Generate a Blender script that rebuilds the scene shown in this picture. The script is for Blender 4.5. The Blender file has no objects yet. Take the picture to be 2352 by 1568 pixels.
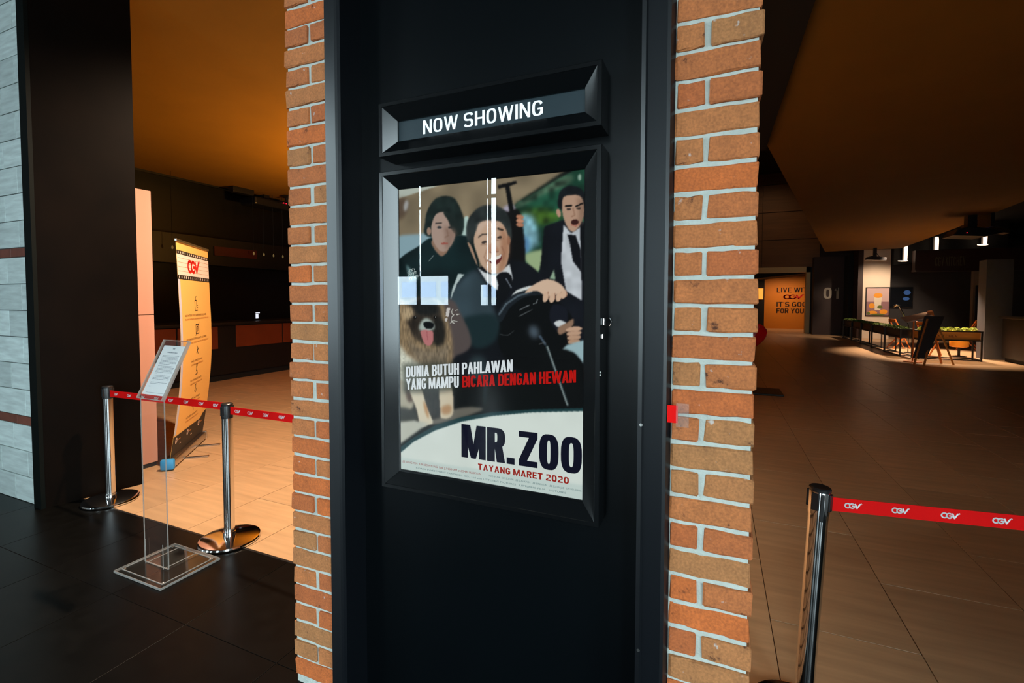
import bpy, bmesh, math, random
import numpy as np
from mathutils import Vector, Matrix

random.seed(7)
rng = np.random.default_rng(7)
sc = bpy.context.scene
COL = sc.collection
R = math.radians

# ---------------------------------------------------------------- camera
cam_d = bpy.data.cameras.new('camera')
cam = bpy.data.objects.new('camera', cam_d)
COL.objects.link(cam)
F_PX, CX, CY = 1083.66, 1179.84, 729.41
yaw, pitch, roll = 0.404705, 0.0378578, -0.00152
fwd = Vector((-math.sin(yaw) * math.cos(pitch), math.cos(yaw) * math.cos(pitch), -math.sin(pitch)))
r0 = Vector((math.cos(yaw), math.sin(yaw), 0))
d0 = fwd.cross(r0)
rr = r0 * math.cos(roll) + d0 * math.sin(roll)
dd = -r0 * math.sin(roll) + d0 * math.cos(roll)
m = Matrix((rr, -dd, -fwd)).transposed().to_4x4()
m.translation = (0, 0, 1.55)
cam.matrix_world = m
cam_d.sensor_width = 36
cam_d.lens = F_PX / 2352 * 36
cam_d.shift_x = (1176 - CX) / 2352
cam_d.shift_y = (CY - 784) / 2352
cam_d.clip_end = 200
cam_d.clip_start = 0.02
sc.camera = cam

# ---------------------------------------------------------------- world, exposure
sc.view_settings.view_transform = 'Standard'
sc.view_settings.look = 'None'
sc.view_settings.gamma = 1
sc.view_settings.exposure = 0
sc.view_settings.use_curve_mapping = False
SKY = 17.0
w = bpy.data.worlds.new('overcast_sky')
sc.world = w
w.use_nodes = True
bg = w.node_tree.nodes['Background']
bg.inputs[0].default_value = (0.74, 0.93, 1.0, 1)
bg.inputs[1].default_value = SKY


def light(name, kind, loc, energy, color, target=None, **kw):
    d = bpy.data.lights.new(name, kind)
    d.energy = energy
    d.color = color
    for k, v in kw.items():
        setattr(d, k, v)
    o = bpy.data.objects.new(name, d)
    COL.objects.link(o)
    o.location = loc
    if target is not None:
        o.rotation_euler = (Vector(target) - Vector(loc)).to_track_quat('-Z', 'Y').to_euler()
    return o


def portal(name, loc, target, sx, sy):
    o = light(name, 'AREA', loc, 1, (1, 1, 1), target, shape='RECTANGLE', size=sx, size_y=sy)
    o.data.cycles.is_portal = True
    return o


# daylight enters the lobby through a door wall on the right, a window on the left and the slits of the rear wall
DOOR_X, DOOR_Y0, DOOR_Y1, DOOR_Z1 = 2.2, -1.05, 0.05, 2.2
SW_Y0, SW_Y1, SW_Z0, SW_Z1 = -4.5, -2.4, 0.6, 4.2  # side window opening added so the left frame bevels mirror daylight
LW_Y0, LW_Y1, LW_Z0, LW_Z1 = -5.0, -1.5, 0.3, 4.8
portal('daylight_portal', (DOOR_X + .1, (DOOR_Y0 + DOOR_Y1) / 2, DOOR_Z1 / 2), (0, (DOOR_Y0 + DOOR_Y1) / 2, DOOR_Z1 / 2), DOOR_Y1 - DOOR_Y0, DOOR_Z1)
portal('daylight_portal', (-7.1, (LW_Y0 + LW_Y1) / 2, (LW_Z0 + LW_Z1) / 2), (0, (LW_Y0 + LW_Y1) / 2, (LW_Z0 + LW_Z1) / 2), LW_Y1 - LW_Y0, LW_Z1 - LW_Z0)
portal('daylight_portal', (-7.2, -9.1, 3.0), (-7.2, 0, 3.0), 3.8, 4.0)
portal('daylight_portal', (-0.8, -9.1, 2.6), (-0.8, 0, 2.6), 1.2, 4.8)
portal('daylight_portal', (DOOR_X + .1, (SW_Y0 + SW_Y1) / 2, (SW_Z0 + SW_Z1) / 2), (0, (SW_Y0 + SW_Y1) / 2, (SW_Z0 + SW_Z1) / 2), SW_Y1 - SW_Y0, SW_Z1 - SW_Z0)

WARM = (1.0, 0.74, 0.52)
light('downlight_spot', 'SPOT', (-2.5, 2.85, 4.0), 1050, WARM, (-3.6, 2.95, 0.6), spot_size=R(124), spot_blend=0.9, shadow_soft_size=0.06)
light('downlight_spot', 'SPOT', (0.1, 5.6, 3.38), 26, WARM, (0.3, 5.4, 0), spot_size=R(100), spot_blend=0.9, shadow_soft_size=0.06)
light('ceiling_uplight', 'SPOT', (-4.9, 7.8, 2.0), 1250, (1.0, 0.48, 0.10), (-5.3, 7.2, 4.1), spot_size=R(165), spot_blend=1.0, shadow_soft_size=0.2)
light('hall_downlight', 'SPOT', (2.4, 23.0, 7.4), 70, (1.0, 0.7, 0.4), (2.2, 26, 2.5), spot_size=R(110), spot_blend=1.0, shadow_soft_size=0.1)  # added fill without a known lamp, lifts the far wood panels and doorway
light('kitchen_spot', 'SPOT', (6.0, 21.0, 3.4), 420, (1.0, 0.74, 0.54), (5.9, 23.2, 1.0), spot_size=R(80), spot_blend=0.7, shadow_soft_size=0.05)
light('kitchen_spot', 'SPOT', (5.9, 18.3, 3.3), 1500, (1.0, 0.74, 0.54), (5.75, 17.4, 0), spot_size=R(75), spot_blend=0.6, shadow_soft_size=0.05)
light('kitchen_spot', 'SPOT', (5.7, 15.55, 3.35), 520, (1.0, 0.74, 0.5), (5.6, 15.5, 0), spot_size=R(58), spot_blend=0.7, shadow_soft_size=0.05)
light('corridor_light', 'AREA', (3.4, 28.2, 2.5), 30, (1.0, 0.62, 0.36), (3.4, 28.8, 0), shape='RECTANGLE', size=1.6, size_y=0.4)


# ---------------------------------------------------------------- materials
def srgb(r, g, b):
    f = lambda c: (c / 12.92 if c <= 0.04045 else ((c + 0.055) / 1.055) ** 2.4)
    return tuple(f(v / 255) for v in (r, g, b))


MATS = {}


def mat(name, col=(0.5, 0.5, 0.5), rough=0.5, metal=0.0, emit=None, estr=1.0, noise=0.0, nscale=8.0, bump=0.0, bscale=40.0,
        stretch=(1, 1, 1), rand=0.0, spec=0.5, coat=0.0):
    m = bpy.data.materials.new(name)
    m.use_nodes = True
    nt = m.node_tree
    b = nt.nodes['Principled BSDF']
    b.inputs['Base Color'].default_value = (*col, 1)
    b.inputs['Roughness'].default_value = rough
    b.inputs['Metallic'].default_value = metal
    b.inputs['Specular IOR Level'].default_value = spec
    b.inputs['Coat Weight'].default_value = coat
    if emit:
        b.inputs['Emission Color'].default_value = (*emit, 1)
        b.inputs['Emission Strength'].default_value = estr
    if noise or bump or rand:
        tc = nt.nodes.new('ShaderNodeTexCoord')
        mp = nt.nodes.new('ShaderNodeMapping')
        mp.inputs['Scale'].default_value = stretch
        nt.links.new(tc.outputs['Object'], mp.inputs[0])
        oi = nt.nodes.new('ShaderNodeObjectInfo')
        ad = nt.nodes.new('ShaderNodeVectorMath')
        ad.operation = 'ADD'
        sc_ = nt.nodes.new('ShaderNodeMath')
        sc_.operation = 'MULTIPLY'
        sc_.inputs[1].default_value = 37.0
        nt.links.new(oi.outputs['Random'], sc_.inputs[0])
        nt.links.new(mp.outputs[0], ad.inputs[0])
        nt.links.new(sc_.outputs[0], ad.inputs[1])
        if noise or rand:
            nz = nt.nodes.new('ShaderNodeTexNoise')
            nz.inputs['Scale'].default_value = nscale
            nz.inputs['Detail'].default_value = 5
            nt.links.new(ad.outputs[0], nz.inputs['Vector'])
            m1 = nt.nodes.new('ShaderNodeMapRange')
            m1.inputs[1].default_value = 0.25
            m1.inputs[2].default_value = 0.75
            m1.inputs[3].default_value = 1 - noise
            m1.inputs[4].default_value = 1 + noise
            nt.links.new(nz.outputs[0], m1.inputs[0])
            m2 = nt.nodes.new('ShaderNodeMapRange')
            m2.inputs[3].default_value = 1 - rand
            m2.inputs[4].default_value = 1 + rand
            nt.links.new(oi.outputs['Random'], m2.inputs[0])
            mu = nt.nodes.new('ShaderNodeMath')
            mu.operation = 'MULTIPLY'
            nt.links.new(m1.outputs[0], mu.inputs[0])
            nt.links.new(m2.outputs[0], mu.inputs[1])
            vm = nt.nodes.new('ShaderNodeVectorMath')
            vm.operation = 'SCALE'
            vm.inputs[0].default_value = col
            nt.links.new(mu.outputs[0], vm.inputs['Scale'])
            nt.links.new(vm.outputs[0], b.inputs['Base Color'])
        if bump:
            n2 = nt.nodes.new('ShaderNodeTexNoise')
            n2.inputs['Scale'].default_value = bscale
            n2.inputs['Detail'].default_value = 6
            nt.links.new(ad.outputs[0], n2.inputs['Vector'])
            bp = nt.nodes.new('ShaderNodeBump')
            bp.inputs['Strength'].default_value = bump
            bp.inputs['Distance'].default_value = 0.004
            nt.links.new(n2.outputs[0], bp.inputs['Height'])
            nt.links.new(bp.outputs[0], b.inputs['Normal'])
    MATS[name] = m
    return m


def brick_mat():
    m = mat('fired_brick', rough=0.85, bump=0.7, bscale=70, noise=0.01)
    nt = m.node_tree
    b = nt.nodes['Principled BSDF']
    for l in list(nt.links):
        if l.to_socket == b.inputs['Base Color']:
            nt.links.remove(l)
    oi = [n for n in nt.nodes if n.type == 'OBJECT_INFO'][0]
    ad = [n for n in nt.nodes if n.type == 'VECT_MATH' and n.operation == 'ADD'][0]
    rp = nt.nodes.new('ShaderNodeValToRGB')
    el = rp.color_ramp.elements
    el[0].position = 0
    el[0].color = (*srgb(172, 116, 70), 1)
    el[1].position = 1
    el[1].color = (*srgb(200, 104, 46), 1)
    e = rp.color_ramp.elements.new(0.35)
    e.color = (*srgb(186, 112, 62), 1)
    e = rp.color_ramp.elements.new(0.7)
    e.color = (*srgb(178, 96, 50), 1)
    nt.links.new(oi.outputs['Random'], rp.inputs[0])
    nz = nt.nodes.new('ShaderNodeTexNoise')
    nz.inputs['Scale'].default_value = 16
    nz.inputs['Detail'].default_value = 8
    nz.inputs['Roughness'].default_value = 0.7
    nt.links.new(ad.outputs[0], nz.inputs['Vector'])
    r2 = nt.nodes.new('ShaderNodeValToRGB')
    r2.color_ramp.elements[0].position = 0.31
    r2.color_ramp.elements[0].color = (0.16, 0.13, 0.12, 1)
    r2.color_ramp.elements[1].position = 0.72
    r2.color_ramp.elements[1].color = (1.12, 1.1, 1.08, 1)
    e = r2.color_ramp.elements.new(0.38)
    e.color = (0.85, 0.85, 0.85, 1)
    nt.links.new(nz.outputs[0], r2.inputs[0])
    mx = nt.nodes.new('ShaderNodeMix')
    mx.data_type = 'RGBA'
    mx.blend_type = 'MULTIPLY'
    mx.inputs[0].default_value = 1
    nt.links.new(rp.outputs[0], mx.inputs[6])
    nt.links.new(r2.outputs[0], mx.inputs[7])
    # sandy grain
    ng = nt.nodes.new('ShaderNodeTexNoise')
    ng.inputs['Scale'].default_value = 160
    ng.inputs['Detail'].default_value = 4
    nt.links.new(ad.outputs[0], ng.inputs['Vector'])
    mg = nt.nodes.new('ShaderNodeMapRange')
    mg.inputs[1].default_value = 0.3
    mg.inputs[2].default_value = 0.7
    mg.inputs[3].default_value = 0.78
    mg.inputs[4].default_value = 1.2
    nt.links.new(ng.outputs[0], mg.inputs[0])
    vg = nt.nodes.new('ShaderNodeVectorMath')
    vg.operation = 'SCALE'
    nt.links.new(mx.outputs[2], vg.inputs[0])
    nt.links.new(mg.outputs[0], vg.inputs['Scale'])
    # pale mortar smears
    n3 = nt.nodes.new('ShaderNodeTexNoise')
    n3.inputs['Scale'].default_value = 34
    n3.inputs['Detail'].default_value = 3
    nt.links.new(ad.outputs[0], n3.inputs['Vector'])
    r3 = nt.nodes.new('ShaderNodeValToRGB')
    r3.color_ramp.elements[0].position = 0.70
    r3.color_ramp.elements[0].color = (0, 0, 0, 1)
    r3.color_ramp.elements[1].position = 0.78
    r3.color_ramp.elements[1].color = (0.7, 0.7, 0.7, 1)
    nt.links.new(n3.outputs[0], r3.inputs[0])
    m2 = nt.nodes.new('ShaderNodeMix')
    m2.data_type = 'RGBA'
    nt.links.new(r3.outputs[0], m2.inputs[0])
    nt.links.new(vg.outputs[0], m2.inputs[6])
    m2.inputs[7].default_value = (0.6, 0.6, 0.58, 1)
    nt.links.new(m2.outputs[2], b.inputs['Base Color'])
    return m


def pane_mat(name, tint=(0.97, 0.98, 0.98), ior=1.5, rough=0.02, haze=0.0):
    """thin clear sheet: see-through with a Fresnel reflection on its face"""
    m = bpy.data.materials.new(name)
    m.use_nodes = True
    nt = m.node_tree
    nt.nodes.remove(nt.nodes['Principled BSDF'])
    out = nt.nodes['Material Output']
    tr = nt.nodes.new('ShaderNodeBsdfTransparent')
    tr.inputs[0].default_value = (*tint, 1)
    gl = nt.nodes.new('ShaderNodeBsdfGlossy')
    gl.inputs['Roughness'].default_value = rough
    fr = nt.nodes.new('ShaderNodeFresnel')
    fr.inputs[0].default_value = ior
    mx = nt.nodes.new('ShaderNodeMixShader')
    ge = nt.nodes.new('ShaderNodeNewGeometry')
    iv = nt.nodes.new('ShaderNodeMath')
    iv.operation = 'SUBTRACT'
    iv.inputs[0].default_value = 1
    nt.links.new(ge.outputs['Backfacing'], iv.inputs[1])
    mq = nt.nodes.new('ShaderNodeMath')
    mq.operation = 'MULTIPLY'
    nt.links.new(fr.outputs[0], mq.inputs[0])
    nt.links.new(iv.outputs[0], mq.inputs[1])
    nt.links.new(mq.outputs[0], mx.inputs[0])
    last = tr
    if haze:
        df = nt.nodes.new('ShaderNodeBsdfDiffuse')
        df.inputs[0].default_value = (0.8, 0.78, 0.75, 1)
        mh = nt.nodes.new('ShaderNodeMixShader')
        mh.inputs[0].default_value = haze
        nt.links.new(tr.outputs[0], mh.inputs[1])
        nt.links.new(df.outputs[0], mh.inputs[2])
        last = mh
    nt.links.new(last.outputs[0], mx.inputs[1])
    nt.links.new(gl.outputs[0], mx.inputs[2])
    nt.links.new(mx.outputs[0], out.inputs[0])
    MATS[name] = m
    return m


BRICK = brick_mat()
MORTAR = mat('pale_mortar', srgb(186, 192, 184), 0.9, noise=0.12, nscale=30, bump=0.8, bscale=120)
STONE = mat('streaky_stone_tile', srgb(206, 220, 218), 0.55, noise=0.2, nscale=5, stretch=(1, 1, 7), rand=0.14, bump=0.25, bscale=30)
STONE_TRIM = mat('red_brown_strip', srgb(120, 66, 52), 0.5, noise=0.25, nscale=9, rand=0.1)
GROUT = mat('grey_grout', srgb(72, 76, 76), 0.9)
BLACK = mat('matte_black_paint', (0.006, 0.0065, 0.007), 0.42, noise=0.15, nscale=3)
TRIMBLACK = mat('dull_black_edge', (0.0025, 0.004, 0.0035), 0.6, spec=0.1)
VOID = mat('dead_black', (0.004, 0.004, 0.004), 0.8)
PANEL = mat('black_sheet_metal', (0.0012, 0.0022, 0.003), 0.3, spec=0.22, noise=0.12, nscale=2.5)
FRAME = mat('black_anodised', (0.003, 0.0036, 0.0042), 0.2, metal=0.0)
RAIL = mat('dark_grey_rail', (0.0025, 0.0036, 0.0055), 0.33, spec=0.6)
SIGNFACE = mat('dark_sign_face', (0.02, 0.034, 0.041), 0.3)
JAMB = mat('dark_brown_laminate', (0.0035, 0.0017, 0.0008), 0.5, spec=0.05, noise=0.35, nscale=3)
CHROME = mat('polished_steel', (0.78, 0.78, 0.78), 0.1, 1.0)
SATIN = mat('satin_steel', (0.6, 0.58, 0.55), 0.28, 1.0)
PLASTIC = mat('black_plastic', (0.012, 0.012, 0.013), 0.35)
RED = mat('red_webbing', (0.80, 0.002, 0.002), 0.7, spec=0.15, bump=0.15, bscale=300)
WHITE = mat('white_print', srgb(240, 240, 240), 0.6)
FTILE = mat('tan_floor_tile', srgb(196, 158, 118), 0.36, noise=0.16, nscale=2.2, stretch=(1, 9, 1), rand=0.05, bump=0.05, bscale=20)
DTILE = mat('black_floor_stone', (0.004, 0.0038, 0.0034), 0.3, noise=0.25, nscale=12, rand=0.1, spec=0.08)
JOINT = mat('dark_joint', srgb(84, 60, 40), 0.9)
CEIL = mat('ochre_ceiling_paint', srgb(134, 96, 16), 0.8, noise=0.06, nscale=2)
PLANK = mat('dark_wood_panel', srgb(112, 74, 40), 0.6, noise=0.2, nscale=2, stretch=(0.4, 1, 6), rand=0.12)
DIMGREY = mat('dim_grey_wall', srgb(58, 56, 56), 0.6)
DKBROWN = mat('dark_red_brown', srgb(42, 20, 11), 0.6, noise=0.15, nscale=3)
COUNTER = mat('counter_front_brown', srgb(120, 52, 22), 0.45, noise=0.15, nscale=3)
CREAM = mat('glossy_cream', srgb(204, 150, 128), 0.22, noise=0.03, nscale=2)
BANNER = mat('banner_orange', srgb(250, 192, 104), 0.5)
BANWHITE = mat('banner_pale', srgb(246, 222, 208), 0.5)
BANEDGE = mat('banner_edge_grey', srgb(205, 205, 225), 0.5)
INK = mat('dark_ink', srgb(34, 26, 18), 0.6)
BROWNINK = mat('brown_ink', srgb(110, 64, 24), 0.6)
FINEINK = mat('fine_brown_ink', srgb(180, 116, 48), 0.6)
REDINK = mat('red_ink', srgb(226, 22, 16), 0.5)
BLUECAP = mat('blue_plastic', srgb(52, 146, 205), 0.45)
PAPER = mat('white_paper', srgb(246, 248, 252), 0.7)
GREYINK = mat('grey_ink', srgb(120, 130, 142), 0.7)
GLASS = pane_mat('display_glass', ior=1.85, rough=0.01)   # both faces of the sheet in one
ACRYL = pane_mat('clear_acrylic', (0.97, 0.97, 0.96), rough=0.04, haze=0.008)
ACRYLEDGE = pane_mat('acrylic_edge', (0.62, 0.62, 0.6), rough=0.2, haze=0.3)
TAPE = pane_mat('clear_tape', (0.95, 0.95, 0.95), rough=0.12, haze=0.04)
WALLWHITE = mat('warm_white_wall', srgb(232, 214, 190), 0.7, noise=0.04, nscale=2)
WALLGREY = mat('cool_grey_wall', srgb(96, 94, 92), 0.6)
ORANGEWALL = mat('orange_wall', srgb(226, 138, 28), 0.6)
BEIGE = mat('beige_door_frame', srgb(206, 178, 128), 0.5)
SIGNGREY = mat('grey_number_paint', srgb(172, 164, 148), 0.6)
STEELBLACK = mat('black_steel_tube', (0.01, 0.01, 0.01), 0.5)
PLYWOOD = mat('plywood', srgb(206, 142, 58), 0.55, noise=0.15, nscale=3, stretch=(1, 1, 6))
WOOD = mat('orange_wood', srgb(206, 118, 52), 0.5, noise=0.15, nscale=6)
LEAF = mat('lettuce_leaf', srgb(196, 208, 104), 0.5, noise=0.25, nscale=14, rand=0.2)
LEAFDARK = mat('hedge_leaf', srgb(92, 112, 36), 0.6, noise=0.3, nscale=14)
CUSHION = mat('amber_cushion', srgb(246, 160, 44), 0.5)
BOARD = mat('dark_chalkboard', srgb(40, 24, 16), 0.5)
GLOSSRED = mat('gloss_red', srgb(200, 14, 16), 0.12, coat=0.6)
LEDRED = mat('red_led', (0.2, 0, 0), 0.4, emit=(1, 0.01, 0.03), estr=3.0)
GLOWWHITE = mat('lit_lamp_glass', (0.9, 0.85, 0.8), 0.4, emit=(1.0, 0.72, 0.5), estr=2.2)  # lamplight falling on the fascia, put in as emission
BULB = mat('dim_bulb', (0.3, 0.25, 0.12), 0.4, emit=(0.9, 0.62, 0.22), estr=0.10)
SCREENWHITE = mat('lit_screen', (0.05, 0.05, 0.05), 0.3, emit=(0.86, 0.9, 1.0), estr=1.0)
SCREENDARK = mat('dark_screen', (0.008, 0.01, 0.014), 0.15)
SCREENBLUE = mat('screen_blue', (0.02, 0.03, 0.05), 0.3, emit=srgb(66, 104, 160), estr=.45)
SCREENVIOLET = mat('screen_violet', (0.02, 0.02, 0.05), 0.3, emit=srgb(70, 46, 120), estr=1.0)
SCREENPINK = mat('screen_pink', (0.02, 0.02, 0.05), 0.3, emit=srgb(120, 56, 110), estr=1.0)
REDDARK = mat('unlit_red_sign', srgb(70, 8, 6), 0.5)
GLOWORANGE = mat('lit_orange_lamp', (0.5, 0.2, 0.05), 0.4, emit=(1.0, 0.3, 0.04), estr=1.3)
DRINKBG = mat('print_lilac', srgb(206, 176, 170), 0.5)
DRINKTAB = mat('print_mauve', srgb(150, 112, 116), 0.5)
DRINKCUP = mat('print_cup', srgb(226, 214, 190), 0.5)
DRINKOR = mat('print_orange', srgb(240, 158, 40), 0.5)
DRINKGR = mat('print_green', srgb(98, 110, 48), 0.5)


def emis_vc(name, strength):
    m = bpy.data.materials.new(name)
    m.use_nodes = True
    nt = m.node_tree
    b = nt.nodes['Principled BSDF']
    at = nt.nodes.new('ShaderNodeAttribute')
    at.attribute_name = 'print'
    b.inputs['Base Color'].default_value = (0.002, 0.002, 0.002, 1)
    b.inputs['Specular IOR Level'].default_value = 0.05
    b.inputs['Roughness'].default_value = 0.6
    nt.links.new(at.outputs['Color'], b.inputs['Emission Color'])
    b.inputs['Emission Strength'].default_value = strength
    return m


# ---------------------------------------------------------------- mesh helpers
class MB:
    def __init__(s):
        s.v, s.f = [], []

    def add(s, vs, fs):
        o = len(s.v)
        s.v += [tuple(v) for v in vs]
        s.f += [tuple(i + o for i in f) for f in fs]
        return s

    def box(s, x0, x1, y0, y1, z0, z1, M=None):
        vs = [Vector(p) for p in ((x0, y0, z0), (x1, y0, z0), (x1, y1, z0), (x0, y1, z0), (x0, y0, z1), (x1, y0, z1), (x1, y1, z1), (x0, y1, z1))]
        if M is not None:
            vs = [M @ v for v in vs]
        return s.add(vs, [(0, 3, 2, 1), (4, 5, 6, 7), (0, 1, 5, 4), (1, 2, 6, 5), (2, 3, 7, 6), (3, 0, 4, 7)])

    def bar(s, a, b, wd, dp, up=(0, 0, 1)):
        a, b = Vector(a), Vector(b)
        z = (b - a)
        L = z.length
        z.normalize()
        u = Vector(up)
        if abs(z.dot(u)) > 0.99:
            u = Vector((0, 1, 0))
        x = u.cross(z).normalized()
        y = z.cross(x)
        M = Matrix((x, y, z)).transposed().to_4x4()
        M.translation = a
        return s.box(-wd / 2, wd / 2, -dp / 2, dp / 2, 0, L, M)

    def prism(s, poly, y0, y1, P=None):
        """poly in (x, z), extruded along y"""
        P = P or (lambda x, y, z: (x, y, z))
        n = len(poly)
        vs = [P(x, y0, z) for x, z in poly] + [P(x, y1, z) for x, z in poly]
        return s.add(vs, [tuple(range(n)), tuple(reversed(range(n, 2 * n)))] + [((i + 1) % n, i, n + i, n + (i + 1) % n) for i in range(n)])

    def prismz(s, poly, z0, z1):
        return s.prism([(x, y) for x, y in poly], z0, z1, lambda x, y, z: (x, z, y))

    def lathe(s, prof, c=(0, 0, 0), seg=32, M=None):
        """prof list of (r, z)"""
        vs, fs = [], []
        for r, z in prof:
            for k in range(seg):
                a = 2 * math.pi * k / seg
                v = Vector((r * math.cos(a), r * math.sin(a), z))
                vs.append((M @ v) if M is not None else v + Vector(c))
        for i in range(len(prof) - 1):
            for k in range(seg):
                k2 = (k + 1) % seg
                fs.append((i * seg + k, i * seg + k2, (i + 1) * seg + k2, (i + 1) * seg + k))
        fs.append(tuple(reversed(range(seg))))
        fs.append(tuple(range((len(prof) - 1) * seg, len(prof) * seg)))
        return s.add(vs, fs)

    def tube(s, pts, r, seg=8):
        pts = [Vector(p) for p in pts]
        n = len(pts)
        vs, fs = [], []
        for i, p in enumerate(pts):
            t = (pts[min(i + 1, n - 1)] - pts[max(i - 1, 0)]).normalized()
            u = Vector((0, 0, 1)) if abs(t.z) < 0.95 else Vector((1, 0, 0))
            x = u.cross(t).normalized()
            y = t.cross(x)
            for k in range(seg):
                a = 2 * math.pi * k / seg
                vs.append(p + (x * math.cos(a) + y * math.sin(a)) * r)
        for i in range(n - 1):
            for k in range(seg):
                k2 = (k + 1) % seg
                fs.append((i * seg + k, i * seg + k2, (i + 1) * seg + k2, (i + 1) * seg + k))
        fs.append(tuple(reversed(range(seg))))
        fs.append(tuple(range((n - 1) * seg, n * seg)))
        return s.add(vs, fs)

    def mesh(s, name, material, bevel=0, smooth=False, fix=True):
        me = bpy.data.meshes.new(name)
        me.from_pydata(s.v, [], s.f)
        if bevel or fix:
            bm = bmesh.new()
            bm.from_mesh(me)
            if fix:
                bmesh.ops.recalc_face_normals(bm, faces=bm.faces)
            if bevel:
                es = [e for e in bm.edges if len(e.link_faces) == 2 and e.calc_face_angle(0) > 0.5]
                bmesh.ops.bevel(bm, geom=es, offset=bevel, segments=2, profile=0.5, affect='EDGES')
            bm.to_mesh(me)
            bm.free()
        if smooth:
            for p in me.polygons:
                p.use_smooth = True
            me.set_sharp_from_angle(angle=R(40))
        me.materials.append(material)
        return me

    def build(s, name, material, parent=None, bevel=0, smooth=False, fix=True):
        o = bpy.data.objects.new(name, s.mesh(name, material, bevel, smooth, fix))
        COL.objects.link(o)
        if parent is not None:
            o.parent = parent
            o.matrix_parent_inverse = Matrix.Translation(parent.location).inverted() if parent.rotation_euler[:] == (0, 0, 0) else parent.matrix_basis.inverted()
        return o


def thing(name, label, cat, loc=(0, 0, 0), group=None):
    o = bpy.data.objects.new(name, None)
    COL.objects.link(o)
    o.location = loc
    o.empty_display_size = 0.1
    return tag(o, label, cat, group)


def tag(o, label, cat, group=None):
    o['label'] = label
    o['category'] = cat
    if group:
        o['group'] = group
    return o


def struct(o, label=None, cat=None):
    o['kind'] = 'structure'
    if label:
        o['label'] = label
    if cat:
        o['category'] = cat
    return o


def inst(me, name, parent, loc, rot=(0, 0, 0), scale=(1, 1, 1)):
    o = bpy.data.objects.new(name, me)
    COL.objects.link(o)
    o.parent = parent
    if parent is not None:
        o.location = Vector(loc) - parent.location
    else:
        o.location = loc
    o.rotation_euler = rot
    o.scale = scale
    return o


def copy_tree(o, parent=None):
    c = o.copy()
    COL.objects.link(c)
    if parent is not None:
        c.parent = parent
    for ch in list(o.children):
        copy_tree(ch, c)
    return c


# ---------------------------------------------------------------- lettering
def se(cx, cy, a, b, ang, n):
    c, s_ = math.cos(ang), math.sin(ang)
    return (cx + a * math.copysign(abs(c) ** (2 / n), c), cy + b * math.copysign(abs(s_) ** (2 / n), s_))


def ring(x0, y0, x1, y1, tx, ty, a0=0, a1=360, n=2.9, k=20):
    cx, cy, a, b = (x0 + x1) / 2, (y0 + y1) / 2, (x1 - x0) / 2, (y1 - y0) / 2
    out = []
    for i in range(k):
        t0, t1 = (R(a0 + (a1 - a0) * j / k) for j in (i, i + 1))
        out.append([se(cx, cy, a, b, t0, n), se(cx, cy, a, b, t1, n), se(cx, cy, a - tx, b - ty, t1, n), se(cx, cy, a - tx, b - ty, t0, n)])
    return out


def rc(x0, y0, x1, y1):
    return [(x0, y0), (x1, y0), (x1, y1), (x0, y1)]


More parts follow.
